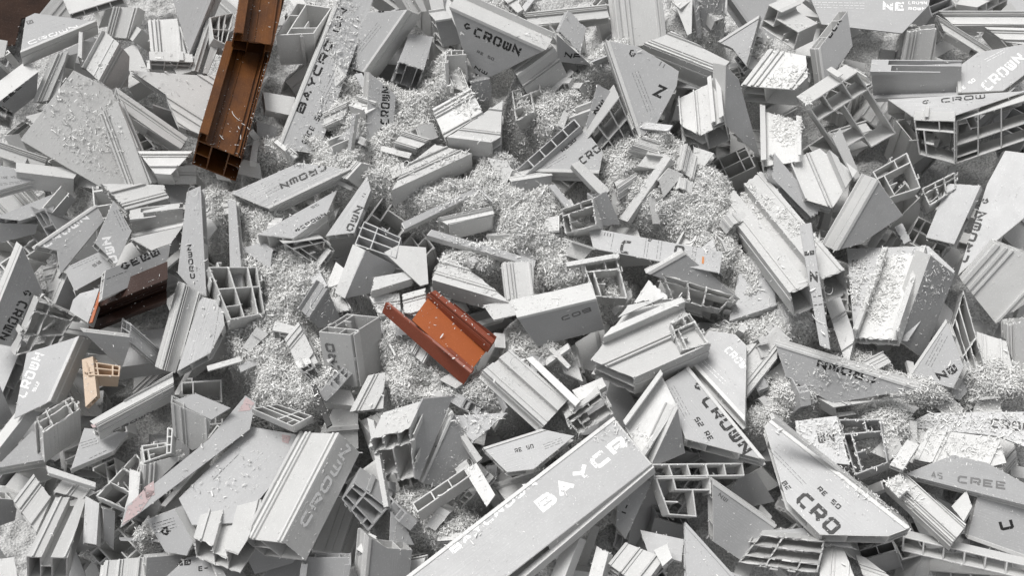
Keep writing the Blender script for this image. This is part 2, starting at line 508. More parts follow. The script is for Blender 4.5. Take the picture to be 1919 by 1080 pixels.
CATS = {'plate': ('plastic_sheet', 'plastic sheet', 'flat plastic sheet scraps'),
        'bar': ('plastic_strip', 'plastic strip', 'narrow plastic strips'),
        'rid': ('ridged_rail', 'plastic rail', 'ridged plastic rails'),
        'twin': ('grooved_rail', 'plastic rail', 'grooved plastic rails'),
        'chan': ('plastic_tray', 'plastic tray', 'tray shaped channel offcuts'),
        'ang': ('angled_offcut', 'plastic offcut', 'flanged plastic offcuts')}
def F(label, pts, dx, dy, D, sec, h, mat, prints=(), join=False, brk=0, name=None, cat=None, group=None):
    pts = [float(a) for a in pts.replace(',', ' ').split()]
    px = [(pts[i], pts[i + 1]) for i in range(0, len(pts), 2)]
    cx = sum(p[0] for p in px) / len(px); cy = sum(p[1] for p in px) / len(px)
    C = at_z(cx, cy, hz(h))
    scale = (C - CL).dot(FW) / DIST * .001
    N = frame_at((cx, cy), dx, dy, D)
    W3 = [on_plane(x, y, C, N) for x, y in px]
    u = (W3[1] - W3[0]).normalized()
    v = N.cross(u)
    if sum((p - W3[0]).dot(v) for p in W3) < 0:
        u = -u; v = -v
    O = sum(W3, Vector()) / len(W3)
    O0 = W3[0]
    P2 = [((p - O0).dot(u), (p - O0).dot(v)) for p in W3]
    W = max(p[1] for p in P2)
    vmin = min(p[1] for p in P2)
    if vmin < -1e-5:
        P2 = [(a, b - vmin) for a, b in P2]; O0 = O0 + v * vmin; W -= vmin
    ox = sum(p[0] for p in P2) / len(P2); oy = sum(p[1] for p in P2) / len(P2)
    mw = Matrix.Translation(O0 + u * ox + v * oy) @ Matrix((u, v, N)).transposed().to_4x4()
    def rg(vv):
        vv = min(max(vv, 2e-5), W - 2e-5)
        xs = []
        n = len(P2)
        for i in range(n):
            a, b = P2[i], P2[(i + 1) % n]
            if (a[1] <= vv) != (b[1] <= vv):
                xs.append(a[0] + (b[0] - a[0]) * (vv - a[1]) / (b[1] - a[1]))
        return (min(xs), max(xs)) if xs else (0, 0)
    Dm = D * scale
    if sec == 'rid' and mat == 'm' : pass
    R = section(sec, W, Dm)
    if sec in ('box', 'ang') and mat == 'w' and W > .035 and not prints:
        a = rng.uniform(.12, .35) * W; b = rng.uniform(.6, .85) * W
        R += [(a, a + .0022, -.0035, 0, 'rib'), (a + .006, a + .0075, -.002, 0, 'rib'), (b, b + .003, -.0045, 0, 'rib')]
    if not brk and not join and not prints and rng.random() < .3: brk = rng.uniform(2, 6)
    ev = [p[1] for p in P2]
    if brk: ev += [W * i / 14 for i in range(1, 14)]
    en = [Dm * i / 5 for i in range(1, 5)] if brk else ()
    jit = {}
    def end(k):
        def f(vv, nn, i, j):
            q = rg(vv)[k]
            key = (k, i, j)
            if key not in jit:
                jit[key] = rng.uniform(-.0004, .0004) + (rng.random() ** 2 * brk * .001 * (1 if k == 0 else -1) if brk else 0)
            return (q - ox + jit[key], vv - oy, -nn)
        return f
    parts = grid_parts(R, ev, end(0), end(1), en)
    nm, ct, gp = CATS.get(sec, ('profile_offcut', 'plastic offcut', 'sawn plastic profile offcuts'))
    if len(px) == 3 and sec == 'box': nm, ct, gp = 'triangular_offcut', 'plastic offcut', 'triangular plastic offcuts'
    film = mat in ('l', 'm') and sec in ('box', 'bar', 'ang', 'plate') and not brk
    body = M['w'] if (film and sec != 'plate') else M[mat]
    o = finish(name or nm, parts, body, mw, label, cat or ct, group or gp, join)
    clip = [(a - ox, b - oy) for a, b in P2]
    if film and sec != 'plate':
        s = .985
        top = [(a * s, b * s, .0003) for a, b in clip]
        fo = mesh_obj('protective_film', top, [tuple(range(len(top)))], M[mat], o, None)
        par = o if join else fo
    else: par = o
    if prints:
        ref = o.matrix_world.copy() if not join else (o.parent.matrix_world @ o.matrix_local)
        planes = {'f': (C, N), 'a': (O0, -v), 'b': (O0 + v * W, v)}
        add_prints(par, prints, ref, planes, clip)
    return o

def E(label, pts, dx, dy, L, sec, h, mat, join=False, brk=0, prints=(), name=None, cat=None, group=None):
    """piece seen end-on: quad = outline of its cut end, dx,dy = where its far end goes in the picture"""
    pts = [float(a) for a in pts.replace(',', ' ').split()]
    px = [(pts[i], pts[i + 1]) for i in range(0, 8, 2)]
    cx = sum(p[0] for p in px) / 4; cy = sum(p[1] for p in px) / 4
    C = at_z(cx, cy, hz(h))
    scale = (C - CL).dot(FW) / DIST * .001
    N = frame_at((cx, cy), dx, dy, L)
    W3 = [on_plane(x, y, C, N) for x, y in px]
    u = (W3[1] - W3[0]).normalized(); v = N.cross(u)
    # local x must be the extrusion axis so that scratches follow it: axes (N, u, v)
    O = sum(W3, Vector()) / 4
    mw = Matrix.Translation(O) @ Matrix((N, u, v)).transposed().to_4x4()
    Q = [((p - O).dot(u), (p - O).dot(v)) for p in W3]
    def ln(a, b): return math.hypot(Q[a][0] - Q[b][0], Q[a][1] - Q[b][1])
    W = (ln(0, 1) + ln(3, 2)) / 2; D = (ln(0, 3) + ln(1, 2)) / 2
    Lm = L * scale
    if not brk and rng.random() < .45: brk = rng.uniform(2, 7)
    R = section(sec, W, D)
    ev = [W * i / 10 for i in range(1, 10)] if brk else []
    en = [D * i / 8 for i in range(1, 8)] if brk else []
    def pos(s, t):
        a = [Q[0][k] * (1 - s) * (1 - t) + Q[1][k] * s * (1 - t) + Q[2][k] * s * t + Q[3][k] * (1 - s) * t for k in (0, 1)]
        return a
    def p0(vv, nn, i, j):
        a = pos(vv / W, nn / D)
        w = .0006 if brk else 0
        return (rng.uniform(-.0004, .0004) - (rng.random() ** 2 * brk * .001 if brk else 0), a[0] + rng.uniform(-w, w), a[1] + rng.uniform(-w, w))
    def p1(vv, nn, i, j):
        a = pos(vv / W, nn / D)
        return (-Lm, a[0], a[1])
    parts = grid_parts(R, ev, p0, p1, en)
    o = finish(name or 'chamber_section', parts, M[mat], mw, label, cat or 'hollow section', group or 'hollow chamber sections', join)
    if prints:
        ref = mw
        planes = {'f': (C, N)}
        for k, nmx in ((0, 's0'), (1, 's1'), (2, 's2'), (3, 's3')):
            a, b = W3[k], W3[(k + 1) % 4]
            nn = (b - a).cross(N).normalized()
            if nn.dot(a - O) < 0: nn = -nn
            planes[nmx] = (a, nn)
        add_prints(o, prints, ref, planes, None)
    return o
# ------------------------------------------------------------------ the pieces that can be told apart
# upper left
F("pale grey slab offcut with white scuffed print under the top left rusty corner", "38,100 182,40 65,24 48,32", 2,24,40,'box',7,'l', [('T','CROWN',55,84,150,50,8,'W'),('T','#',52,46,66,42,8,'G')])
F("short ridged white profile standing right of the top left slab", "197,68 212,12 260,14 242,72", 12,6,40,'rid',4,'w')
E("long laddered chamber section along the top edge above the top left slab", "130,26 230,-6 236,8 134,36", -10,-28,60,'ladder',5,'w')
F("ridged white profile lying behind the small white chambers near the top left", "283,104 277,38 332,34 350,104", 6,16,36,'rid',4,'w')
F("smooth grey triangular offcut at the top edge left of the brown profile", "405,-20 355,102 318,-20", 14,8,40,'box',6,'l')
F("white upright profile leaning beside the top of the brown profile", "358,132 388,34 412,84 388,138", -4,10,40,'twin',4,'w')
E("small white honeycomb section just left of the upper brown profile", "393,32 440,22 424,84 400,72", -14,20,40,'grid',5,'w')
E("little white open chambers below the ridged profile near the top left", "280,112 362,116 352,136 282,134", 0,-16,30,'grid',4.5,'w')
F("dark shaded box offcut with a bright ridged side, right of the snapped pale block", "184,150 222,80 243,106 240,163 207,166", -22,-22,50,'box',6.5,'w')
F("pale tray shaped offcut between the top left slab and the dark shaded box", "150,122 152,74 206,84 184,138", 2,14,30,'chan',3.5,'w')
F("plain pale block with a shaded right side below the top left slab", "60,192 98,103 128,95 108,186", 16,4,45,'box',5,'w')
F("large pale sheet strewn with sawdust at the left", "38,262 138,131 210,168 287,350 225,372", 0,8,30,'plate',5.2,'w')
F("long ridged rail lying across the dusty pale sheet at the left", "242,364 187,214 222,188 287,342", 8,0,14,'rid',6.4,'w')
F("small rectangular stub resting on the left corner of the dusty pale sheet", "72,240 106,214 82,208 47,218", -2,10,14,'bar',6.6,'w')
F("pale bar with a bright top edge below the dusty sheet at the left edge", "30,304 150,317 138,335 30,322", -2,30,42,'bar',5.6,'w')
F("small film covered triangle with tiny print at the left edge", "-20,362 66,338 15,312 -20,312", 0,10,20,'box',6.5,'l', [('T','IRE 45',2,336,30,334,5,'G'),('L',0,345,40,340,2,3,'G')])
F("broad pale panel left of the brown profile with a ridged upper edge", "308,172 245,132 407,143 381,256 335,236", 0,10,24,'rid',4.2,'w')
F("diagonal pale box bar crossing below the broad panel left of the brown profile", "217,163 352,258 338,280 235,215", -6,14,40,'box',5.6,'w')
F("bright white trapezoid left of the lower end of the brown profile", "258,283 361,283 320,327 290,325", 6,20,40,'box',6.4,'w')
F("dark grey film offcut with faint print at the upper left edge", "28,212 68,180 72,134 -4,192", -20,-20,50,'box',5,'m', [('T','EEC',8,192,44,160,7,'K')])
F("dark grey triangular offcut wedged at the left edge under the top slab", "-20,96 32,148 -20,200", -18,-24,50,'box',4.5,'m')
F("tiny pale tab at the left edge near the rusty corner", "-10,72 14,76 8,106 -12,110", 0,6,14,'bar',6,'w')
E("dark open frame section at the left edge beside the dusty sheet", "-12,192 28,212 20,242 -14,232", -6,-22,50,'frame',4,'w')
F("pale ridged rail at the left edge below the open frame section", "-10,262 90,296 82,314 -12,296", 0,12,30,'rid',4,'w')
F("grey chamber offcut between the bright trapezoid and the brown profile", "300,345 368,345 368,300 322,318", -6,-10,40,'ang',4.4,'w')
# brown profiles
F("long dark brown grooved profile with an open honeycomb end, upper left", "370,262 420,92 506,100 454,296", -14,46,70,'trough',7.4,'br', name='brown_profile', cat='brown profile', group='brown plastic profiles')
F("second brown grooved profile cut off by the top edge of the photo", "436,74 456,-50 545,-50 512,84", -10,34,60,'trough',8.2,'br', name='brown_profile', cat='brown profile', group='brown plastic profiles')
# top centre
E("white hollow profile end with a deep open top, right of the brown profiles", "517,66 556,4 622,14 588,62", 4,56,76,'frame',6.5,'w')
F("long grey film board with BAYCROWN printed up its length in black", "520,278 640,-20 706,-20 596,288", -4,12,40,'box',6,'l', [('T','BAYCRO',568,214,628,76,15,'K'),('T','WN',634,62,652,14,13,'K'),('T','@#CE 50',573,272,606,212,10,'K'),('L',600,190,634,118,3,6,'G'),('L',650,140,690,60,2,6,'G')])
F("film covered box offcut with fine lines and a dark shaded right side, top centre", "683,136 765,18 690,22 655,80 660,128", 26,10,52,'box',6.6,'l', [('L',670,90,708,42,3,6,'G'),('T','C',708,24,724,22,12,'K')])
F("pale box with dark open chambers below, right of the fine lined box", "747,116 767,62 812,68 794,132", -14,38,62,'box',6.4,'l')
F("plain dark grey offcut behind the CROWN triangle at the top", "815,37 846,32 868,80 830,88", -12,-14,40,'box',6,'m')
F("large CROWN triangle with a bright ridged top edge at the top centre", "842,10 1024,92 912,148 890,136 866,88", 14,-20,46,'box',8.4,'l', [('T','CROWN',886,66,976,106,19,'K'),('T','@',868,52,882,58,13,'K'),('T','RE 50',893,98,926,114,6,'G'),('T','NW',888,128,914,142,8,'K')])
F("small white channel offcut with upright lips below the large CROWN triangle", "838,168 834,104 874,102 880,170", 0,-12,22,'chan',6,'w')
F("fluted pale grey rail above the bright folded triangle, centre top", "810,204 882,164 906,214 834,260", 4,14,28,'rid',6.8,'w')
F("bright white triangle with a dark side below it, right of the fluted rail", "838,258 920,268 938,256 942,188", 2,28,42,'box',7.4,'w')
F("bright blank trapezoid with a grey lower side at the centre top", "733,357 885,287 815,270 758,314", 2,30,46,'ang',7,'w')
F("film triangle with CROWN printed upside down, left of centre", "505,392 658,318 560,305 432,362", 6,10,30,'box',6.4,'l', [('T','CROWN',608,306,520,346,13,'K'),('L',570,330,500,366,2,6,'G')])
F("narrow upright offcut with CROWN running up it above the shavings", "686,262 692,135 742,178 736,262", -6,-2,40,'box',6.2,'l', [('T','@CROWN',728,248,732,160,16,'K')])
F("thin dark strip standing in the shavings left of the upright CROWN offcut", "648,308 660,212 667,214 653,312", 6,2,12,'bar',6.2,'m')
F("white triangular shard left of the upright CROWN offcut", "625,224 684,175 685,236 672,244", 0,8,16,'plate',5,'w')
F("short grey bar poking out left of the BAYCROWN board", "493,172 553,182 545,216 498,206", -4,10,30,'bar',4,'w')
F("blunt grey stub under the lower left of the BAYCROWN board", "480,226 520,238 516,266 482,256", -6,6,24,'bar',3.4,'m')
F("dark grey offcut behind the fluted rail at the centre top", "880,155 920,147 924,185 896,192", -14,-10,40,'box',5.6,'m')
F("white bar stub at the top edge left of the large CROWN triangle", "812,34 802,-10 829,-10 834,32", 4,4,20,'bar',6,'w')
F("long thin dusty bar running under the bright blank trapezoid", "752,418 942,328 944,338 758,430", -2,8,18,'bar',6,'l')
F("dark box offcut at the top edge between BAYCROWN board and fine lined box", "640,40 660,-10 700,-10 668,60", -12,-10,40,'box',4,'m')
F("white upright rail with cut lip at the top centre", "770,30 742,-20 784,-20 800,20", -10,10,30,'twin',4.5,'w')
# top middle right
F("long pale ridged beam near the top edge right of the large CROWN triangle", "978,24 1136,8 1142,32 1000,52", 2,12,30,'rid',5,'w')
F("pale shield shaped offcut above the dark NP triangle", "1047,58 1066,17 1098,50 1088,102", -4,6,20,'box',7,'l')
F("small dark triangle with NP printed on it, top right of centre", "1045,115 1108,122 1043,64", -14,-18,40,'box',7.6,'m', [('T','NP',1056,107,1090,111,11,'K')])
F("wide shaded offcut right below the tip of the large CROWN triangle", "968,140 1038,88 1088,192 1010,215", -16,-20,52,'box',5,'w')
E("white forked section poking out below the wide shaded offcut", "958,170 1010,150 1020,200 966,226", 10,20,40,'hook',5,'w')
F("tall ridged white profile entering from the top edge", "1160,88 1148,-20 1238,-20 1250,82", -4,6,40,'rid',6.4,'w')
F("long ridged beam with a grey printed lower side lying over the film board with N", "1205,83 1345,138 1367,115 1258,60", -4,36,56,'rid',8,'w', [('L',1240,96,1330,124,1,5,'K','a')])
F("large film board with fine lines and a single N at its edge", "1197,258 1135,75 1195,86 1272,133 1268,162 1225,242", -6,8,40,'box',8,'l', [('T','N',1240,186,1252,160,18,'K'),('T','@',1180,108,1194,106,14,'K'),('L',1195,132,1224,206,3,6,'G'),('T','II',1232,122,1246,130,10,'G')])
E("open white chamber section leaning on the left of the film board with N", "1098,262 1160,182 1193,262 1146,308", -10,-26,60,'grid',6.6,'w')
F("small grey offcut with NW printed on it beside the open chamber section", "1098,238 1120,158 1162,180 1110,236", -8,-4,30,'plate',7.2,'l', [('T','NW',1118,216,1138,190,12,'K')])
F("triangular film offcut with CRO below the open chamber section", "1003,322 1122,326 1130,285 1097,243", 0,8,26,'box',6,'l', [('T','CRO',1092,310,1130,280,15,'K'),('T','RE50',1055,286,1082,262,7,'K'),('L',1022,312,1060,290,2,5,'G')])
E("long dark laddered strip slanting up to the right at the centre top", "944,338 1076,222 1088,236 958,352", 12,20,36,'ladder',6.2,'l')
F("flat dark grey offcut below the laddered strip", "958,340 1036,328 1022,378 964,376", -16,-18,44,'box',5,'m')
F("small rounded white bar below the CRO triangle", "1070,308 1130,371 1144,356 1086,301", -2,8,18,'bar',7,'w')
F("white house shaped offcut with ragged lower chambers, upper right of centre", "1276,236 1272,184 1352,144 1360,232 1312,254", 10,32,60,'step',7,'w')
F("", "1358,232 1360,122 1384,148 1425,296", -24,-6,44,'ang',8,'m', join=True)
F("grey triangular shard with a blunt tail near the top right of centre", "1345,78 1424,28 1398,122 1373,90", 4,6,18,'box',7,'l')
F("dusty grey rail with raised sides at the top edge, right of centre", "1303,66 1296,-20 1356,-20 1348,76", -4,-4,14,'chan',5.4,'l')
F("white wedge left of the dusty grey rail at the top edge", "1288,66 1254,-20 1298,-20 1296,62", 4,4,14,'plate',6,'w')
F("small white stub sunk in shavings below the house shaped offcut", "1298,312 1300,275 1338,287 1318,314", 4,6,20,'bar',5.6,'w')
F("narrow white bar slanting out of the shavings right of centre", "1160,410 1246,288 1258,296 1176,416", 6,6,18,'bar',6.2,'w')
# upper right
F("wide film sheet with white NEW print at the top right edge", "1540,45 1690,62 1740,10 1746,-20 1512,-20", -2,10,20,'plate',5.4,'l', [('T','NE',1654,20,1700,20,19,'W'),('T','CROWN',1702,8,1738,8,7,'W'),('T','ROWN',1702,19,1736,19,7,'W'),('L',1525,4,1620,6,3,6,'W')])
E("white chamber section with a dark mouth at the top right", "1425,50 1440,8 1502,42 1488,94", 34,-16,60,'hook',6.4,'w')
F("triangular film offcut with a bright left edge and part of a letter", "1543,166 1533,92 1588,20 1598,86", -16,0,40,'box',8,'l', [('L',1552,146,1590,100,2,5,'G'),('T','UCR',1556,72,1580,36,10,'K')])
F("white cut away box with shavings inside, left of the film triangle at the upper right", "1388,160 1440,92 1510,104 1514,146 1492,168", 4,30,50,'rid',7,'w')
E("large white comb shaped end section at the upper right", "1512,196 1607,134 1680,250 1585,304", -22,-16,56,'comb',8.4,'w')
F("", "1575,240 1612,330 1600,340 1560,258", -12,6,30,'plate',7.6,'w', join=True)
F("shallow grey channel with a bright upper lip at the upper right", "1636,180 1798,174 1802,124 1632,122", 0,-10,16,'chan',5.6,'l')
F("pale film triangle with CROWN in white letters at the right edge", "1795,174 1793,127 1833,98 1930,80 1930,132 1880,170", -2,12,30,'box',8,'l', [('T','NWORC'[::-1],1852,172,1925,108,20,'W'),('T','RE 50',1800,172,1830,150,7,'W'),('L',1845,112,1880,94,2,5,'W')])
F("wide white profile with deep open chambers and CR on its film top, upper right", "1663,186 1925,170 1792,216 1745,226 1712,220", -2,26,70,'ang',7.6,'l', [('T','CROW',1764,193,1850,184,9,'K'),('T','@',1728,196,1746,194,8,'K')])
E("", "1712,224 1790,226 1790,308 1722,290", 0,-20,60,'frame',7.5,'w', join=True)
E("", "1791,226 1925,186 1925,262 1791,308", 0,-20,60,'grid',7.5,'w', join=True)
E("white box with a deep open mouth in the upper right quarter", "1635,322 1700,285 1726,352 1664,372", -10,18,50,'frame',7.2,'w')
E("small white box end right of the deep open mouth box", "1727,352 1790,322 1792,352 1742,386", -4,16,40,'grid',7,'w')
F("long pale ridged beam along the upper right edge", "1757,20 1930,20 1930,48 1790,50", 0,10,26,'rid',5,'w')
F("diagonal ridged rail running under the upper right beam", "1755,28 1866,98 1842,104 1772,64", -4,10,26,'rid',6,'w')
F("short pale slab at the right edge under the upper right beam", "1845,50 1930,52 1930,84 1884,78", 0,8,20,'ang',5.6,'w')
F("fluted grey offcut in the hollow above the shallow grey channel", "1690,116 1700,58 1756,52 1750,114", -4,-8,30,'rid',4.6,'w')
F("upright white tray filled with shavings, right of the slanted shaded side", "1428,312 1426,206 1504,230 1503,302", 2,10,14,'chan',5.8,'w')
F("bright bent white panel in the right half above the big twin rail", "1508,374 1478,302 1536,278 1600,330 1560,390", -6,12,34,'step',6.6,'w')
F("slanting grey bar under the bright bent white panel", "1450,285 1540,396 1522,410 1446,332", -10,4,26,'bar',6,'l')
# left middle
F("pale beam at the left edge above the white lettered triangle", "-10,408 108,360 100,394 36,414", 0,12,30,'box',4.6,'l')
F("pale triangle with CROWN in white letters, left side", "67,461 180,384 196,412 113,514 107,470", -4,8,26,'box',7,'l', [('T','CROWN',86,466,170,408,12,'W')])
F("diamond shaped film offcut with OWN in white letters, left side", "218,496 247,433 213,376 178,455", -4,8,30,'box',7.6,'l', [('T','OWN',222,492,206,440,16,'W'),('L',222,392,240,430,3,5,'G')])
F("folded film strip with small print under the diamond shaped offcut", "140,546 202,512 215,493 186,472 120,503", 2,12,26,'ang',6,'l', [('L',134,500,180,480,2,5,'G'),('T','59',176,502,192,492,6,'G')])
F("white slab with a shaded lower side above the tray at the left", "235,394 317,372 308,346 190,344", 2,18,36,'box',6,'w')
F("shallow pale tray left of the tall film offcut", "246,440 344,418 344,390 243,402", 0,-8,14,'chan',5.2,'w')
F("bright pointed plate just above the dark brown lined offcut", "245,447 343,424 320,456 284,469", -2,10,20,'plate',6,'w')
F("offcut with symbols on grey film and a dark brown inner channel, left side", "190,562 300,512 316,482 320,457 197,507", -6,6,20,'box',7.6,'m', [('T','@E##',230,508,304,476,12,'K'),('L',200,524,240,508,1,5,'K')], name='brown_lined_offcut', cat='brown offcut', group='brown plastic profiles')
F("", "166,606 312,548 314,512 190,563", 0,-22,26,'trough',6.8,'bd', join=True)
F("", "167,606 186,546 191,548 173,604", 4,4,12,'plate',7.6,'or', join=True)
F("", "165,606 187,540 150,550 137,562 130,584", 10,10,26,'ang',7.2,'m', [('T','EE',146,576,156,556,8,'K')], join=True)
F("large dark grey triangle with CROWN running down it at the left edge", "-30,640 42,462 80,546 58,590 20,650", -10,-12,50,'box',7,'m', [('T','@',46,542,40,554,13,'K'),('T','CROWN',36,562,-6,636,16,'K')])
E("white grid section below the large dark triangle at the left edge", "28,668 72,562 142,592 108,652", -8,-10,40,'grid',6.4,'w')
F("film offcut with CROWN in white letters running up it, lower left edge", "96,752 150,630 50,662 26,786", 22,8,48,'box',7.4,'l', [('T','CROWN',48,748,84,662,17,'W'),('T','52',66,736,76,716,6,'W')])
F("smooth grey triangle right of the white lettered offcut at lower left", "155,622 249,633 228,692", -6,-8,26,'box',7,'m')
E("small tan chamber section at the lower left", "160,676 226,686 224,706 166,704", -2,20,40,'grid',6.8,'tan', name='tan_offcut', cat='tan offcut', group='tan coloured offcuts')
F("", "160,764 153,674 174,668 182,742", 6,4,16,'box',7.2,'tan', join=True)
F("black rubber gasket strip dangling in the shavings above the large ribbed box", "583,722 592,720 622,796 612,802", 2,4,8,'plate',7,'blk', name='rubber_strip', cat='rubber strip', group='rubber strips')  # thin flat strip in even black
F("tall narrow film offcut with faint print below the brown profile", "333,512 350,360 376,348 387,556 366,552", 8,4,36,'box',7.6,'l', [('T','CROWN',366,522,358,456,8,'K')])
F("long diagonal ridged rail left of the curved film offcut", "300,692 344,530 376,550 328,700", -10,-4,36,'rid',6.2,'w')
F("curved film offcut with faint print along its edge, left of the fluted comb", "332,696 376,556 416,566 421,610 394,662", 4,12,28,'box',6.8,'l', [('L',398,660,412,572,1,5,'G')])
E("white comb section with a long body below it, left of the shavings", "390,500 482,500 497,588 432,600", -10,40,90,'grid',7,'w')
F("upright grey bar standing in the shavings left of centre", "432,537 427,372 442,376 455,538", 6,4,16,'bar',6,'l')
F("thin white sliver below the comb section left of the shavings", "387,686 450,668 453,678 390,696", 0,6,12,'plate',6,'w')
F("short dark rail under the brown lined offcut", "245,606 306,660 296,692 241,642", -16,-10,40,'rid',5,'l')
F("dark narrow bar above the white lettered triangle at the left", "98,432 94,404 130,362 142,374", -14,-14,32,'bar',4.4,'m')
F("dull grey panel at the left edge below the pale beam", "-10,418 72,420 66,438 -10,458", -2,-10,26,'ang',3.6,'l')
F("small pale offcut between the white lettered triangle and the dark triangle", "80,502 110,494 124,516 92,562", 0,8,26,'box',5.4,'w')
F("dark shaded side piece left of the folded film strip", "100,578 127,514 142,550 130,592", -18,-10,36,'box',5,'m')
# middle
F("long film triangle with small CROWN print above a shaded hollow, left of centre", "550,447 612,402 632,356 483,440", 6,34,50,'box',6.6,'l', [('T','@CROWN',556,436,614,402,8,'K'),('T','55',585,392,600,384,6,'G')])
E("shaded two chamber section under the long CROWN triangle", "530,456 606,446 628,470 590,496", -10,-8,30,'frame',5.8,'w')
F("film triangle with OWN running down it, left of centre", "610,443 688,330 695,356 664,436", 4,8,24,'box',7,'l', [('T','OWN',660,436,682,386,13,'K'),('T','II',682,372,688,362,6,'K')])
F("tall white profile with a bright strip face and a dark hollow side, left of centre", "627,549 661,458 685,470 646,560", 20,6,40,'ang',7.2,'w')
F("", "646,559 685,470 744,500 716,546", -16,-16,40,'plate',6.4,'l', join=True)
E("", "664,458 682,414 752,445 742,484", 4,18,30,'grid',6.9,'l', join=True)
F("bent white flap with a notched edge just above the orange channel", "720,473 788,536 803,532 798,464 745,460", 0,8,16,'plate',7.2,'w')
F("white rounded bar left of the bent white flap", "695,546 774,522 768,508 700,520", 0,14,24,'bar',7.2,'w')
F("small bright block at the upper end of the orange channel", "753,552 797,540 803,572 776,592 756,586", 2,8,20,'box',8,'w')
F("pale dusty block under the white rounded bar", "692,556 748,550 752,590 712,592", 2,8,24,'box',6,'w')
F("bright orange brown channel with raised side flanges near the centre", "772,600 880,698 926,640 806,554", -6,10,30,'plate',7.9,'or', name='orange_channel', cat='orange channel', group='brown plastic profiles')
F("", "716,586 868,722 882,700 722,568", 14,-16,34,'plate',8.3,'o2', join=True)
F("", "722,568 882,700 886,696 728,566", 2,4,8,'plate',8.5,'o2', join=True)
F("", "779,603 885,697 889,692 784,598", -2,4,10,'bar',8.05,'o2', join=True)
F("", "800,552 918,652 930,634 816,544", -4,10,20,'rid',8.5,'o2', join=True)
F("long flat bar crossing the shavings above the pale trough at the centre", "800,441 1002,501 1004,488 808,430", -2,8,16,'bar',6.6,'l')
F("pale trough side with a dark lower wall right of the orange channel", "808,524 957,568 900,520 830,474", 0,26,44,'ang',6.6,'w')
F("stubby white ridged block at the centre", "950,563 942,492 999,490 1000,558", -4,8,30,'rid',7,'w')
F("small ridged offcut with a long lip above the flat bar at the centre", "820,410 923,388 926,404 843,424", 2,26,40,'rid',6.2,'w')
E("white hollow box with open chambers and a long ribbed body, left of the orange channel", "597,622 657,628 712,594 650,588", 14,100,120,'frame',8,'w', prints=[('T','CRO',640,700,624,640,16,'G','s0')])
F("shaded grey triangle behind the white hollow box, left of the orange channel", "577,596 613,540 642,606 598,616", -14,-14,36,'box',7,'m')
F("bent white plate left of the white hollow box", "534,636 560,604 596,680 562,696", 8,4,24,'box',6.4,'w')
E("small three sided open end below the bent white plate", "560,693 584,680 604,708 590,722", -8,-14,30,'frame',6.2,'w')
# centre right
E("open ladder like frame above the CO lettered strip", "1050,392 1110,370 1118,422 1058,438", 14,10,44,'frame',7,'w')
F("shaded curved side piece beside the open ladder like frame", "1120,424 1113,370 1136,358 1164,422", -14,-8,36,'box',6.2,'m')
F("narrow film strip with large black C and O and cross lines, right of centre", "1102,426 1354,472 1349,512 1112,466", 0,8,16,'plate',6.9,'l', [('T','C',1160,474,1184,478,26,'K'),('T','O',1262,474,1284,478,16,'K'),('T','III',1130,442,1146,445,8,'K'),('L',1150,437,1144,468,1,5,'G'),('L',1216,447,1211,482,2,5,'G'),('L',1240,452,1236,486,2,6,'G'),('L',1305,464,1300,500,2,6,'G'),('T','2',1214,452,1222,454,8,'K'),('P',1315,494,1316,481,1320,482,1319,495,'oi')])
E("square white open frame right of the grey 200 board", "1092,492 1156,482 1176,560 1114,556", -4,14,44,'frame',7,'w')
F("white bar lying over the square open frame right of centre", "1058,492 1160,474 1162,482 1062,500", 0,4,10,'bar',7.6,'w')
F("wide grey film block with bright top side and faint print at the centre", "968,594 1117,558 1133,618 1007,650", -8,-30,44,'box',8,'l', [('T','CO9',1054,602,1112,582,10,'G')])
F("", "905,572 1107,532 1117,557 925,600", 10,14,30,'plate',8.2,'w', join=True)
F("mid grey film triangle behind the broken white chambers right of centre", "1210,512 1280,472 1386,560 1300,542", -4,-8,30,'box',6.8,'m')
F("bright white triangle beside the broken chambers right of centre", "1188,568 1216,524 1260,562", 2,8,20,'plate',7.6,'w')
E("broken white chamber row under the mid grey film triangle", "1240,512 1376,553 1350,580 1262,562", -4,10,36,'grid',7.2,'w', brk=8)
F("big broken white box profile with splintered chambers on top, right of centre", "1190,712 1332,648 1276,566 1175,588 1106,674", -2,30,58,'step',8.4,'w', brk=5)
E("", "1256,606 1292,586 1330,644 1276,658", -4,10,26,'frame',9.6,'w', join=True, brk=3)
F("smooth film panel with white ROWN print below the big broken box", "1290,676 1396,792 1399,648 1378,627 1328,620", 2,12,26,'box',7.2,'l', [('T','CROW',1356,658,1392,694,13,'W'),('L',1312,670,1360,716,2,6,'W')])
F("pale block between the smooth film panel and the long NWO board", "1400,742 1456,672 1460,628 1398,648", -4,10,30,'box',6.4,'w')
F("flat pale film scrap left of the big twin rail", "1366,602 1456,572 1450,520 1384,512", 0,10,20,'ang',5.8,'l')
F("bright ribbed white rail right of the orange channel", "905,694 1020,798 1064,750 956,655", -6,10,40,'twin',8,'w')
F("thin white bar lying along the bright ribbed rail", "985,672 1078,762 1088,752 998,668", 2,4,12,'bar',8.6,'w')
F("small white bar between the grey film block and the ribbed rail", "1028,656 1064,692 1070,686 1036,650", 0,4,10,'bar',6.6,'w')
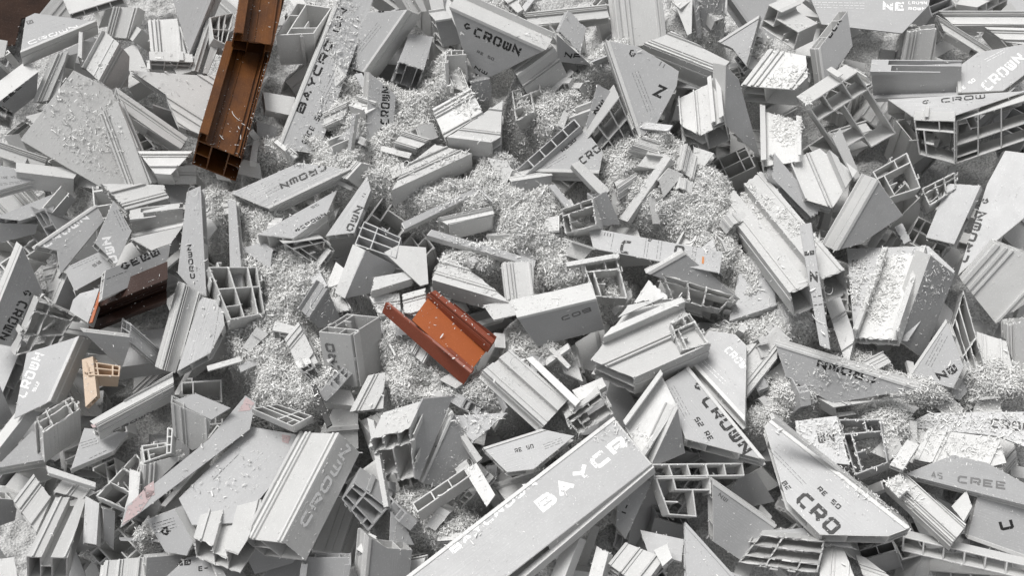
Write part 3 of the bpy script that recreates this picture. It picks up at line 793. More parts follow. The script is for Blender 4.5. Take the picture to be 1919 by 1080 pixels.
# right middle
F("big white twin rail profile with a shavings filled groove and open end, right side", "1347,376 1480,550 1583,506 1426,320", 8,44,60,'twin',8.6,'w')
F("thin upright film strip with an N lying over the big twin rail", "1536,648 1497,422 1520,417 1556,656", 2,2,8,'plate',14,'l', [('T','N',1518,530,1536,528,18,'K'),('T','##',1508,480,1528,477,7,'K'),('T','--',1522,560,1542,557,5,'K'),('T','--',1524,576,1544,573,5,'K')])
F("dark smooth box side with a bright rounded edge, right of the bright bent panel", "1565,470 1643,335 1692,404 1612,458", -22,-10,44,'box',7.4,'m')
F("plain pale plate leaning beside the long CROWN column at the right", "1735,445 1776,344 1838,348 1788,458", 4,8,24,'box',6.6,'l')
F("long film column with CROWN running up it at the right edge", "1795,516 1850,345 1884,282 1930,288 1930,400 1862,456", 4,14,40,'ang',7.8,'l', [('T','CROWN',1812,494,1850,396,15,'K'),('T','@',1850,384,1856,372,11,'K')])
F("curved ridged grey profile below the CROWN column at the right edge", "1800,524 1862,454 1930,480 1930,562 1866,606", -4,-8,34,'rid',6.8,'w')
F("film backed plate behind the shavings filled tray at the right", "1587,466 1740,461 1790,508 1700,640 1600,622", 0,8,16,'plate',5.6,'l', [('T','#',1596,500,1610,500,14,'G')])
F("shavings filled white tray with tall side walls and a dark lettered side, right", "1600,634 1656,478 1738,474 1684,638", 2,14,24,'chan',7,'w')
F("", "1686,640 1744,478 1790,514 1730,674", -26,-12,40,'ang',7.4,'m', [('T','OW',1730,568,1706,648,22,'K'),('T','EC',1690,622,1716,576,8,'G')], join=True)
F("pale film offcut with a bold N near its point, right side", "1700,706 1773,598 1806,688 1786,728", 8,4,36,'box',7.6,'l', [('T','NW',1762,716,1800,694,15,'K'),('L',1735,684,1766,626,3,5,'G')])
E("shaded open frame leaning behind the bold N offcut at the right", "1782,620 1806,545 1846,690 1812,712", -10,10,50,'grid',6.8,'w')
F("long film board with CROWN printed upside down below the big twin rail", "1452,642 1728,728 1560,757 1472,706", 4,-10,30,'box',8,'l', [('T','CROWN',1644,704,1530,672,15,'K'),('L',1520,668,1480,654,2,5,'G')])
F("dull ridged bar under the upside down CROWN board at the right", "1475,712 1562,764 1700,742 1560,756", 2,20,34,'ang',6.8,'w')
F("pale rounded block at the right edge below the curved ridged profile", "1835,722 1830,622 1886,640 1902,712", 2,8,30,'ang',6,'w')
F("plain pale panel cut off by the right edge at mid height", "1885,640 1884,606 1930,600 1930,702 1904,704", -6,-8,24,'rid',5.6,'w')
F("light narrow wedge between the big twin rail and the shavings filled tray", "1545,560 1570,543 1602,630 1588,692", 2,8,24,'box',6.4,'w')
F("short bar in the dark gap above the film backed plate", "1675,426 1691,418 1708,450 1694,458", -2,4,12,'bar',5,'l')
# lower left
F("long dark slat sloping down at the lower left edge", "-10,852 68,752 96,748 4,872", -14,-10,36,'ang',6,'m')
F("pale film wedge below the dark slat at the lower left edge", "-10,879 85,862 102,838 60,808", 0,10,24,'box',5.8,'l')
E("white three chamber end with a grey film body below it, lower left", "68,782 134,742 150,766 80,812", 6,56,76,'grid',7.6,'w')
F("long bright ridged bar running up to the right at the lower left", "184,804 326,728 324,700 168,790", 4,22,44,'rid',8,'w', [('T','CROWN',212,812,290,772,8,'G','a'),('P',170,797,182,793,184,800,174,803,'pk')])
F("film offcut with fine lines under the long bright ridged bar", "133,880 215,845 241,811 158,803", 0,8,20,'box',6.4,'l', [('L',150,832,182,822,3,5,'G'),('T','----',168,862,202,846,3,'K')])
F("slim white bar lying above the lower left channel", "87,873 180,905 179,914 92,887", 0,6,12,'bar',7.6,'w')
F("plain pale kite shaped plate near the lower left edge", "25,940 63,890 96,935 68,998", 2,8,20,'box',6.4,'w')
F("grooved white channel profile with an open end in the lower left corner", "50,1044 104,933 162,932 127,1046", 4,40,64,'twin',8,'w')
F("pale corner piece cut off by the bottom left corner", "-10,1090 -10,1050 26,1045 34,1090", 2,8,20,'box',6,'w')
F("upright grey slat right of the lower left channel", "155,1018 160,930 186,944 181,1022", 8,6,26,'bar',6.6,'l')
F("dark upright slat beside the pink stained film sheet", "193,952 216,960 213,1032 195,1012", -8,-6,26,'bar',5.4,'m')
E("white ladder section running up toward the small white post, lower left", "178,930 255,850 264,862 236,956", 6,10,30,'ladder',7,'w')
F("small white post standing on the ladder section, lower left", "240,952 243,878 263,884 259,938", 4,6,18,'bar',7.6,'w')
E("white tray shaped end above the small white post", "265,835 312,829 320,850 270,868", -2,14,30,'frame',7,'w')
E("little upright white ladder strip beside the white tray shaped end", "311,852 313,802 324,803 321,850", 8,4,20,'ladder',7.4,'w')
F("ridged shaded face under the white tray shaped end, lower left", "262,930 266,872 346,852 300,898", -6,-10,36,'rid',6.4,'w')
F("very long film strip with pink stains at its ends, lower left", "225,990 468,805 479,754 460,742 390,825 236,950", 0,6,14,'plate',7.3,'l', [('P',229,985,262,962,290,922,270,918,240,950,'pk'),('P',446,772,468,770,477,756,461,745,'pk'),('P',270,915,288,902,290,928,274,936,'pk')])
F("wide flat film sheet between the pink stained strip and the large ribbed box", "335,935 470,800 556,815 542,870 450,980 360,985", 0,6,14,'plate',6,'l', [('L',400,900,450,850,1,6,'G'),('P',528,815,545,818,540,833,529,829,'pk')])
F("bright white box block above the pink stained film strip", "325,816 320,754 395,788 388,832 360,845", 0,-14,32,'box',7,'w')
F("grey film lid above the bright white box block", "322,752 396,787 432,765 368,738", 0,10,24,'plate',7.4,'l')
F("film covered block with a round logo and a dark right side, lower left", "310,1036 275,975 327,955 362,1016 350,1042", 24,-12,44,'box',7.8,'l', [('T','@',304,1006,324,1002,13,'K'),('L',286,984,326,972,4,5,'K')])
F("bright white twin box end with dark mouths at its right, lower left", "362,1010 388,926 490,936 482,985 446,1040", 6,36,50,'twin',8,'w')
F("mid grey slab at the bottom edge left of the round logo block", "192,1092 197,1052 270,1045 272,1092", 0,8,30,'box',6.8,'w')
F("grey film flap at the bottom edge under the round logo block", "275,1046 345,1040 310,1092 272,1092", -6,-6,20,'box',6,'m')
F("smudged film plate at the bottom edge left of the dark stick", "300,1092 350,1046 386,1040 412,1092", 0,6,14,'plate',6.6,'l', [('T','##',330,1062,360,1060,9,'K'),('T','E-',372,1072,392,1070,8,'K')])
F("dark narrow stick leaning at the bottom edge, left of the large ribbed box", "386,1030 400,1030 428,1090 412,1092", 0,6,16,'bar',7,'m')
F("small pale flap right of the kite shaped plate, lower left", "100,922 120,896 182,924 156,936", 0,8,24,'ang',6,'w')
F("dark flat offcut at the left edge near the bottom", "-10,990 -10,935 34,938 28,976", -14,-14,36,'box',5.4,'m')
F("shaded wedge at the left edge above the dark slat", "-10,800 -10,700 28,790", -16,-12,40,'box',5.4,'m')
# lower centre
F("large ribbed white box profile with worn white CROWN on its dark side", "455,1010 562,811 638,814 532,1018", 40,34,64,'rid',8.4,'w', [('T','CROWN',572,992,662,838,17,'W','b')])
E("broken white chamber end with a torn wall below the orange channel", "692,826 767,804 778,896 716,912", 24,-54,80,'comb',9,'w', brk=7)
F("", "778,898 767,804 793,748 849,743 786,900", -24,-10,40,'plate',9.2,'m', join=True)  # right face of the white end, its shade put into the grey
F("", "688,784 719,952 728,950 700,788", 6,4,14,'bar',8.8,'w', join=True)
F("shaded film plate with part of CROWN upside down behind the broken chamber end", "788,904 848,770 886,850 832,918", -14,-12,36,'box',6.2,'m', [('T','NWC',806,868,834,820,12,'K')])
F("dusty pale flap right of the broken chamber end", "845,780 952,774 886,830", 0,8,18,'plate',6.6,'l')
F("thin white edge bar under the dusty pale flap", "838,778 894,868 904,860 848,780", -2,6,14,'bar',6.8,'w')
E("slim open chamber frame pointing down left beside the white BAYC board", "772,944 872,876 882,892 782,962", 8,16,40,'ladder',7.4,'w')
F("", "870,882 893,868 928,928 912,950", 2,8,20,'plate',7.6,'w', join=True)
E("dark two chamber section right of the large ribbed box", "640,936 664,905 728,952 690,998", 10,-30,60,'grid',6.6,'l')
F("dark smooth plate near the bottom edge right of the large ribbed box", "682,1092 690,1006 725,1028 773,1032 766,1092", -16,-16,40,'box',6.4,'m')
F("small bright corner left of the dark smooth plate near the bottom", "668,1030 692,1000 706,1006 686,1042", 0,8,20,'box',7,'w')
F("grey open topped box side at the bottom edge beside the large ribbed box", "560,1092 566,1046 658,1046 650,1092", 0,-12,30,'chan',6.2,'l')
F("shaded dusty plate in the gap below the broken chamber end", "730,1022 733,960 758,986 776,1022", -8,-8,26,'plate',5,'l')
E("pale wide comb section above the large ribbed box", "470,766 520,758 586,780 548,800", 4,12,30,'grid',7,'w')
F("pale block half sunk in shavings below the white hollow box", "655,772 690,704 722,698 718,766", 8,4,30,'box',6.6,'w')
# big board and lower right
F("large pale board with big white BAYC letters crossing the bottom centre", "740,1098 1150,782 1222,870 930,1098", 6,18,40,'box',10,'l', [('T','BAYCR',1018,962,1186,831,24,'W'),('T','BAYCROWN',850,1040,1010,905,14,'W'),('L',985,880,1090,812,3,5,'G')])
F("", "965,1098 1226,876 1222,868 955,1092", 4,10,24,'bar',10.2,'w', join=True)
F("film triangle with RE50 in small print left of the BAYC board", "905,840 1015,805 1076,818 1000,880 950,886", 0,8,24,'box',7.4,'l', [('T','RE 50',966,850,1002,840,7,'K'),('L',1018,835,1052,822,3,4,'G')])
F("open white channel with a raised lip right of the BAYC board", "1168,796 1238,700 1270,765 1208,862", 0,6,22,'chan',8.2,'w')
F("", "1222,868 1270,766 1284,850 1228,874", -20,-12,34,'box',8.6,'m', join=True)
F("dark lettered CROWN triangle right of the open white channel", "1290,688 1434,863 1285,823 1243,718", -4,14,34,'box',8.2,'l', [('T','CROWN',1312,752,1396,858,22,'K'),('T','@',1298,722,1308,736,12,'K'),('T','52 RE',1300,786,1330,830,9,'K'),('L',1262,724,1292,778,3,5,'G')])
E("row of thin white walled chambers with a hooked end, lower right of centre", "1216,870 1392,868 1396,893 1226,895", -12,6,40,'ladder',8.2,'w')
E("", "1228,896 1333,894 1334,972 1254,966", -14,4,44,'hook',8.1,'w', join=True)
F("grey film triangle under the right end of the BAYC board", "1223,899 1172,1012 1154,986 1160,918", -10,-10,30,'box',7,'m', [('T','I-',1172,968,1182,946,10,'K')])
F("bright white bar standing at the bottom edge under the BAYC board", "1027,1092 1067,996 1087,1008 1055,1092", 12,6,28,'bar',8,'w')
F("second bright white bar at the bottom edge under the BAYC board, slightly shorter", "1100,1092 1118,1024 1141,1034 1126,1092", 8,6,28,'bar',7.8,'w')
F("white box top at the bottom edge right of the two bright bars", "1140,1058 1172,1018 1246,1046 1212,1092 1188,1092", -2,14,36,'box',7.8,'w')
F("torn white tab at the corner of the white box top by the bottom edge", "1225,1032 1250,1020 1260,1046 1242,1062", 2,6,14,'box',8.2,'w')
F("plain grey panel below the hooked chamber row, lower right", "1200,994 1282,1012 1277,1054 1214,1036", 0,8,24,'ang',6,'l')
F("long smooth triangle rising from the bottom edge, lower right", "1283,978 1388,1094 1285,1094", -4,4,24,'box',7.6,'l')
F("shaded film board with an N behind the long smooth triangle, lower right", "1335,900 1456,985 1396,1056 1337,1016", -10,-12,34,'box',6.4,'m', [('T','N',1344,1042,1358,1050,14,'K'),('T','NW',1344,930,1362,944,7,'G')])
E("pale chamber row with rounded corners at the bottom edge, lower right", "1384,1055 1426,1003 1546,1015 1532,1076", 6,-16,50,'grid',7.2,'w')
F("grey film roof above the pale chamber row at the bottom, lower right", "1425,998 1560,985 1602,1030 1545,1020", 0,6,16,'plate',7.6,'m')
E("curved white chamber beside the upper left edge of the open white channel", "1060,786 1125,736 1150,776 1085,816", -8,-18,44,'frame',7.6,'w')
F("white tab between the ribbed rail and the curved white chamber", "1072,732 1128,708 1136,724 1086,752", 2,8,20,'box',7.6,'w')
F("large film offcut with CRO in bold black and a dusty upper edge, lower right", "1445,787 1706,990 1665,1006 1537,1003 1475,942 1432,800", -4,14,40,'box',9.4,'l', [('T','CRO',1488,940,1562,1010,24,'K'),('T','RE 50',1530,918,1572,958,8,'K'),('L',1450,846,1512,910,2,5,'G'),('T','#2',1464,906,1476,922,8,'K')])
F("", "1445,787 1706,990 1702,984 1452,784", -4,-10,20,'bar',9.5,'w', join=True)
F("dusty film plate with WN in black above the bold CRO offcut", "1500,862 1490,790 1568,780 1592,872", 0,8,24,'box',8,'l', [('T','WN',1534,832,1568,829,18,'K')])
E("dark shavings filled box mouth right of the WN plate", "1570,786 1650,786 1664,868 1602,892", 6,12,50,'frame',8,'l')
F("little white arched chip above the long chambered bar, lower right", "1667,872 1700,824 1723,834 1692,882", -2,6,14,'bar',9,'w')
F("long chambered bar lying right of the bold CRO offcut, lower right", "1660,905 1784,1020 1810,986 1688,884", -6,14,34,'rid',8.4,'w')
F("", "1658,908 1684,890 1706,914 1684,934", 0,4,10,'bar',8.9,'w', join=True)
F("crumpled film board with CR at the right edge, lower right", "1690,800 1740,775 1930,772 1930,842 1870,818", 0,8,20,'plate',7.2,'l', [('T','CROW',1856,802,1936,812,16,'K'),('L',1700,796,1790,786,1,5,'G')])
F("bright crumpled white plate covered in dust, lower right", "1712,862 1740,804 1872,822 1886,868 1830,882", -4,8,24,'box',7.8,'w')
F("grey film lens shaped board with faint print below the bright crumpled plate", "1695,890 1930,950 1930,912 1850,868 1785,853", -4,4,24,'box',8.6,'m', [('T','AS',1744,896,1768,900,10,'G'),('T','CREE',1794,906,1890,920,12,'G')])
F("small torn white tab below the lens shaped board", "1783,950 1811,920 1822,950 1806,978", 0,6,16,'box',8,'w')
F("wide film panel with a curved mark near the bottom right corner", "1812,1010 1930,1052 1930,944 1832,930", -4,-6,24,'box',7,'l', [('T','U',1876,996,1906,990,16,'K')])
E("long white laddered bar along the bottom right edge", "1692,1006 1930,1062 1926,1088 1690,1034", 0,-14,34,'ladder',7.8,'w')
F("jagged white shard at the bottom edge, lower right", "1535,1094 1540,1030 1578,1018 1606,1094", 2,6,16,'box',7.4,'w')
F("slanting pale shard right of the jagged white shard at the bottom edge", "1604,1040 1622,1046 1684,1094 1622,1094", 0,6,16,'ang',7,'w')
F("rusty steel side of the skip in the top left corner", "-200,-160 160,-120 118,18 40,34 28,84 -200,100", 10,30,60,'plate',-2,'rust', name='skip_wall', cat='skip wall', group='skip')
# ------------------------------------------------------------------ shavings: where they lie thick (photo px: x, y, rx, ry, height)
BLOBS = [(640,90,45,110,4),(690,220,80,70,4.5),(560,290,80,40,4),(760,250,70,80,4.5),(720,330,70,50,4.5),(470,300,30,30,3.6),
 (480,410,70,60,4),(540,520,90,80,4.4),(500,640,80,70,4.4),(560,740,90,50,4.6),(640,560,50,40,4),(860,385,130,40,5),(930,340,50,50,5),
 (1000,400,70,50,5),(980,450,60,40,5),(890,500,70,40,5.2),(1000,180,50,60,4),(1060,230,60,50,4.5),(1200,310,100,60,4.8),(1250,370,120,70,5),
 (1330,430,80,50,4.8),(1190,270,60,40,5),(1060,500,60,60,4.6),(760,650,60,70,5),(800,740,90,50,5),(920,740,60,50,5),(1400,540,50,60,5),
 (1470,610,60,50,5.2),(1490,740,70,50,5.4),(1380,630,60,30,5),(1150,560,40,40,4),(1440,690,60,60,5),(1330,500,60,40,5),(1420,800,50,40,5),(1040,680,50,30,4.6),(780,960,60,50,4),(850,900,70,40,4.2),(860,1000,60,40,4),(400,400,40,60,4),
 (1310,30,50,60,4.5),(1420,120,40,40,4.5),(850,160,60,50,5),(1000,640,60,60,4),(1730,740,90,40,6),(1840,730,90,50,6),(1640,820,60,60,6.2),
 (1760,850,60,40,6),(620,690,60,60,4.5),(1600,700,70,50,4.6),(1150,120,50,40,4.4),(1080,160,40,50,4),(960,30,60,40,3.6),(640,330,60,50,4.4),(280,1010,30,30,6)]
# dust sprinkled on top of whatever lies there (x, y, rx, ry, grains)
SPRINK = [(170,220,70,90,700),(200,290,60,40,250),(650,90,30,90,900),(640,230,50,50,500),(900,590,30,30,80),(1620,560,40,70,1500),
 (1690,540,50,60,500),(1398,372,14,20,120),(1420,405,14,20,150),(1442,437,14,20,150),(1464,470,14,20,150),(1485,503,14,20,120),(1600,880,30,40,300),(1500,830,30,30,200),(1600,910,60,50,700),(1640,950,50,30,300),(1780,840,90,40,700),(1700,780,70,30,500),
 (1800,790,90,30,500),(880,220,40,30,400),(850,160,50,40,300),(1460,190,40,30,400),(1130,830,60,25,120),(1180,850,30,20,60),(1560,840,40,40,400),
 (890,340,70,40,700),(790,340,60,30,120),(1480,110,40,30,200),(1020,110,60,60,160),(430,900,70,60,120),(620,620,50,40,80),(880,500,60,40,700),
 (860,405,50,20,260),(1320,480,40,30,100),(730,600,40,30,200),(1560,730,70,30,300),(1250,620,60,40,120),(760,830,30,40,60),(1320,20,30,60,700),(1465,260,25,40,500),
 (560,310,60,30,250),(900,800,60,30,300),(980,460,60,50,400),(1700,320,60,40,60),(300,150,60,60,120),(1620,820,40,50,500),(1590,140,40,40,60),(400,560,40,60,60)]

def blob_at(x, y):
    b = 0
    for bx, by, rx, ry, h in BLOBS:
        d = ((x - bx) / rx) ** 2 + ((y - by) / ry) ** 2
        if d < 1.6: b = max(b, min(1, 1.6 - d) * h)
    return b

# world -> photo px
def to_px(P):
    d = P - CL
    f = d.dot(FW)
    return 959.5 + d.dot(RX) / f * DIST * 1000, 540 - d.dot(UY) / f * DIST * 1000

# height field under everything
nx, ny = 560, 430
xs = np.linspace(-1.5, 1.5, nx); ys = np.linspace(-1.0, 1.3, ny)
from mathutils import noise as mnoise
GX, GY = np.meshgrid(xs, ys)
dy_ = GY - CL.y; dz_ = -.01 - CL.z
f_ = dy_ * FW.y + dz_ * FW.z
PX = 959.5 + GX / f_ * DIST * 1000
PY = 540 - (dy_ * UY.y + dz_ * UY.z) / f_ * DIST * 1000
H = np.zeros_like(GX)
for bx, by, rx, ry, hh in BLOBS:
    d = ((PX - bx) / rx) ** 2 + ((PY - by) / ry) ** 2
    t_ = np.clip((2.3 - d) / 1.9, 0, 1); t_ = t_ * t_ * (3 - 2 * t_)
    H = np.maximum(H, (hh * .018 - .047 + .17) * t_)
for _ in range(14):
    H[1:-1, 1:-1] = (H[1:-1, 1:-1] * 2 + H[:-2, 1:-1] + H[2:, 1:-1] + H[1:-1, :-2] + H[1:-1, 2:]) / 6
V, Fc = [], []
for j in range(ny):
    for i in range(nx):
        p = Vector((xs[i], ys[j], 0))
        n = mnoise.fractal(p * 11, .6, 2, 3) * .014 + mnoise.noise(p * 30) * .009 + mnoise.noise(p * 80) * .007 + mnoise.noise(p * 190) * .003 - max(0, mnoise.noise(p * 16 + Vector((3, 1, 7))) - .25) * .08
        V.append((xs[i], ys[j], -.17 + H[j, i] + n))
for j in range(ny - 1):
    for i in range(nx - 1):
        a = j * nx + i
        Fc.append((a, a + 1, a + nx + 1, a + nx))
ground = mesh_obj('ground', V, Fc, M['heap'], fix=False)
ground['kind'] = 'structure'
for p in ground.data.polygons: p.use_smooth = True
fV = [(-30, -30, -.26), (30, -30, -.26), (30, 30, -.26), (-30, 30, -.26)]
fl = mesh_obj('floor', fV, [(0, 1, 2, 3)], M['rust'], fix=False); fl['kind'] = 'structure'

# ------------------------------------------------------------------ buried offcuts: prototypes, then copies
def proto(kind, W, D, L, c0, c1, mat):
    R = section(kind, W, D)
    def f(k):
        def g(v, n, i, j):
            s = (c0, c1)[k]
            return ((-L / 2 if k == 0 else L / 2) + s * (v - W / 2) + rng.uniform(-.0004, .0004), v - W / 2, D / 2 - n)
        return g
    parts = grid_parts(R, [], f(0), f(1))
    root = None
    nmp = {'web': 'chamber_web', 'ridge': 'ridge', 'lip': 'lip', 'rib': 'side_rib', 'flange': 'flange', 'hook': 'hooked_lip'}
    for k in sorted(parts, key=lambda k: k != 'wall'):
        Vv, Ff, _ = parts[k]
        if root is None: root = mesh_obj('profile_offcut', Vv, Ff, M[mat])
        else:
            for Vi, Fi in islands(Vv, Ff): mesh_obj(nmp[k], Vi, Fi, M[mat], root)
    return root
PROT = []
for kind, W, D, L, c0, c1, mat in [('box', .07, .055, .11, .8, -.6, 'w'), ('rid', .06, .05, .10, .9, .9, 'w'), ('twin', .075, .055, .09, .5, -.8, 'w'),
        ('comb', .075, .07, .06, .0, .4, 'w'), ('grid', .075, .06, .05, .3, 0, 'w'), ('frame', .06, .06, .07, -.4, .3, 'w'), ('hook', .08, .07, .05, .2, .2, 'w'),
        ('box', .08, .03, .10, 1.0, -.9, 'l'), ('bar', .025, .015, .13, .5, .5, 'w'), ('ang', .07, .05, .10, .8, -.2, 'l'), ('box', .06, .06, .08, .9, -.5, 'm'),
        ('ladder', .13, .02, .03, 0, 0, 'w'), ('chan', .06, .02, .10, .6, -.4, 'w'), ('plate', .06, .02, .09, .9, -.8, 'l'), ('bar', .014, .01, .1, 0, 0, 'w')]:
    PROT.append(proto(kind, W, D, L, c0, c1, mat))
used = set()
def place(k, loc, rot, label, group):
    p = PROT[k]
    if k not in used:
        used.add(k); r = p
    else:
        r = p.copy(); COL.objects.link(r)
        for ch in p.children:
            c = ch.copy(); COL.objects.link(c); c.parent = r
    r.location = loc; r.rotation_euler = rot
    r.name = KN[k]
    r['label'] = label; r['category'] = 'plastic offcut'; r['group'] = group
    return r
LAB = {}
LM = [('orange channel', 820, 640), ('brown profile', 430, 180), ('big CROWN triangle', 930, 70), ('BAYCROWN board', 610, 140), ('upside down CROWN triangle', 550, 350),
      ('film board with N', 1200, 160), ('house shaped offcut', 1330, 200), ('white comb section', 1600, 210), ('white lettered triangle at the right edge', 1860, 130),
      ('big twin rail', 1460, 440), ('shavings filled tray', 1670, 560), ('CROWN column', 1840, 420), ('bold N offcut', 1760, 670), ('long upside down CROWN board', 1590, 700),
      ('bold CRO offcut', 1560, 920), ('big BAYC board', 1020, 940), ('dark lettered CROWN triangle', 1340, 780), ('large ribbed box', 560, 920), ('pink stained strip', 350, 860),
      ('bright twin box end', 430, 970), ('grooved corner channel', 105, 980), ('bright ridged bar', 240, 760), ('tan chamber section', 190, 710), ('brown lined offcut', 240, 550),
      ('dusty pale sheet', 160, 250), ('top left slab', 110, 70), ('OWN lettered diamond', 215, 440), ('dark CROWN triangle', 30, 560), ('tall film offcut', 362, 450),
      ('long bodied comb section', 440, 550), ('white hollow box', 655, 660), ('broken chamber end', 740, 830), ('grey film block', 1050, 590), ('big broken box', 1220, 630),
      ('C and O strip', 1230, 468), ('shallow grey channel', 1715, 150), ('lens shaped board', 1820, 900), ('laddered bar', 1800, 1040), ('pale chamber row', 1460, 1040),
      ('CR lettered profile', 1790, 250), ('bent white panel', 1540, 335), ('hooked chamber row', 1310, 910), ('ribbed white rail', 990, 730), ('bright blank trapezoid', 810, 320)]
KD = ['mitred box offcut', 'ridged rail', 'grooved rail', 'comb section', 'grid section', 'open frame end', 'hooked section', 'grey film wedge', 'square strip', 'flanged piece',
      'dark film block', 'ladder section', 'small tray', 'thin sheet scrap', 'narrow bar']
KN = ['profile_offcut', 'ridged_rail', 'grooved_rail', 'chamber_section', 'chamber_section', 'chamber_section', 'chamber_section', 'profile_offcut', 'plastic_strip', 'angled_offcut',
      'profile_offcut', 'chamber_section', 'plastic_tray', 'plastic_sheet', 'plastic_strip']
seen = {}
def flabel(k, x, y, deep):
    c = sorted(LM, key=lambda m: (m[1] - x) ** 2 + (m[2] - y) ** 2)[:3]
    for m in c:
        dx, dy = x - m[1], y - m[2]
        w = ('right of' if dx > 0 else 'left of') if abs(dx) > abs(dy) else ('below' if dy > 0 else 'above')
        if abs(dx) + abs(dy) < 50: w = 'under'
        for w2 in (w,):
            l = ('deeply' if deep else 'half') + ' buried ' + KD[k] + ' ' + w2 + ' the ' + m[0]
            if l not in seen:
                seen[l] = 1; return l
    return l
r2 = random.Random(5)
cnt = 0
pts = []
for z0, num, lab, grp in ((-.105, 135, 'grey plastic offcut lying deep in the dark gaps under the heap', 'offcuts deep in the gaps'),
                          (-.045, 135, 'pale plastic offcut half buried beneath the larger pieces', 'offcuts half buried beneath larger pieces')):
    tries = 0; k = 0
    while k < num and tries < 5000:
        tries += 1
        x = r2.uniform(-20, 1940); y = r2.uniform(-30, 1110)
        if blob_at(x, y) > .25: continue
        if x < 130 and y < 110: continue
        P = at_z(x, y, z0 + r2.uniform(-.015, .018))
        if any((P - q).length < .062 for q in pts): continue
        pts.append(P)
        kk = r2.randrange(len(PROT))
        place(kk, P, (r2.uniform(-.6, .6) + (math.pi / 2 if r2.random() < .35 else 0), r2.uniform(-.5, .5) - (math.pi / 2 if r2.random() < .3 else 0), r2.uniform(0, 6.28)), flabel(kk, x, y, z0 < -.08), grp)
        k += 1
NB = len(PROT)
for kind, W, D, L, c0, c1, mat in [('bar', .012, .008, .05, .6, .2, 'w'), ('plate', .03, .01, .045, .8, -.7, 'w'), ('ang', .03, .022, .045, .6, -.4, 'w'), ('hook', .04, .034, .02, .2, .1, 'w'),
        ('grid', .045, .03, .02, 0, .2, 'w'), ('rid', .03, .02, .05, .7, .3, 'w'), ('box', .035, .02, .05, 1, -.5, 'l'), ('plate', .014, .01, .06, .3, .9, 'l'), ('ladder', .07, .014, .012, 0, 0, 'w'), ('chan', .03, .01, .04, .5, 0, 'w')]:
    PROT.append(proto(kind, W, D, L, c0, c1, mat))
KD += ['stubby square stick', 'flat shard', 'flanged chip', 'hooked fragment', 'small grid fragment', 'short ridged piece', 'small film wedge', 'narrow sheet splinter', 'thin ladder fragment', 'little tray']
KN += ['plastic_strip', 'plastic_shard', 'plastic_shard', 'plastic_fragment', 'plastic_fragment', 'plastic_fragment', 'plastic_shard', 'plastic_shard', 'plastic_fragment', 'plastic_fragment']
gpts = [tuple(v.co) for v in ground.data.vertices]
def gz(P):
    i = min(nx - 1, max(0, int(round((P.x + 1.5) / 3 * (nx - 1))))); j = min(ny - 1, max(0, int(round((P.y + 1) / 2.3 * (ny - 1)))))
    return gpts[j * nx + i][2]
spts = []
tries = 0
while len(spts) < 170 and tries < 6000:
    tries += 1
    bx, by, rx, ry, h = BLOBS[r2.randrange(len(BLOBS))]
    a = r2.uniform(0, 6.283); q = r2.uniform(.1, 1.3)
    x, y = bx + math.cos(a) * rx * q, by + math.sin(a) * ry * q
    if not (0 < x < 1919 and 0 < y < 1080): continue
    P = at_z(x, y, 0); P = at_z(x, y, gz(P)); P.z = gz(P) + r2.uniform(-.003, .012)
    if any((P - w).length < .03 for w in spts): continue
    kk = NB + r2.randrange(len(PROT) - NB)
    lb = None
    for c in sorted(LM, key=lambda m: (m[1] - x) ** 2 + (m[2] - y) ** 2)[:2]:
        dx, dy = x - c[1], y - c[2]
        w = ('right of' if dx > 0 else 'left of') if abs(dx) > abs(dy) else ('below' if dy > 0 else 'above')
        l_ = KD[kk] + ' lying in shavings ' + ('close ' if abs(dx) + abs(dy) < 110 else 'further ') + w + ' the ' + c[0]
        if l_ not in seen: lb = l_; break
    if not lb: continue
    seen[lb] = 1
    spts.append(P)
    place(kk, P, (r2.uniform(-.5, .5) + (math.pi / 2 if r2.random() < .3 else 0), r2.uniform(-.45, .45), r2.uniform(0, 6.28)), lb, 'small fragments lying in the shavings')
for k, p in enumerate(PROT):
    if k not in used: bpy.data.objects.remove(p)
bpy.context.view_layer.update()

# ------------------------------------------------------------------ shavings as small curls resting on whatever is under them
tv, tp, gnd = [], [], []
for o in list(scene.objects):
    if o.type != 'MESH' or o.name.startswith(('lettering', 'small_print', 'protective', 'floor')): continue
    mw = o.matrix_world; b0 = len(tv)
    tv += [mw @ v.co for v in o.data.vertices]
    tp += [tuple(b0 + k for k in p.vertices) for p in o.data.polygons]
    gnd += [1 if o.name.startswith('ground') else (2 if o.name.startswith(('brown', 'orange')) or (o.parent and o.parent.name.startswith(('brown', 'orange'))) else 0)] * len(o.data.polygons)
TREE = BVHTree.FromPolygons(tv, tp)
def drop(x, y):
    P = at_z(x, y, .0)
    loc, nor, idx, dist = TREE.ray_cast(P + Vector((0, 0, .5)), Vector((0, 0, -1)))
    return (loc, nor, gnd[idx]) if loc else None
curls = []
r3 = random.Random(9)
def scatter(cx, cy, rx, ry, n, top):
    for _ in range(n):
        a = r3.uniform(0, 6.283); q = r3.random() ** .5 * r3.uniform(.75, 1.25) * 1.15
        x, y = cx + math.cos(a) * rx * q, cy + math.sin(a) * ry * q
        if not (-30 < x < 1950 and -30 < y < 1110): continue
        d = drop(x, y)
        if not d: continue
        loc, nor, ob = d
        if ob == 2:
            if r3.random() < .72: continue
            ob = 0
        if nor.z < .0: nor = -nor
        if ob:
            curls.append((loc + Vector((0, 0, r3.uniform(0, .005))), 1, nor))
        elif (top and nor.z > .45) or (not top and nor.z > .7 and r3.random() < (.10 if loc.z > .0 else .5)):
            pile = top and not ob and q < 1 and abs(cx - 960) > 1 and r3.random() < .6
            curls.append((loc + Vector((0, 0, r3.random() * .007 * (1.15 - q))) if pile else loc, 1 if pile else 0, nor))
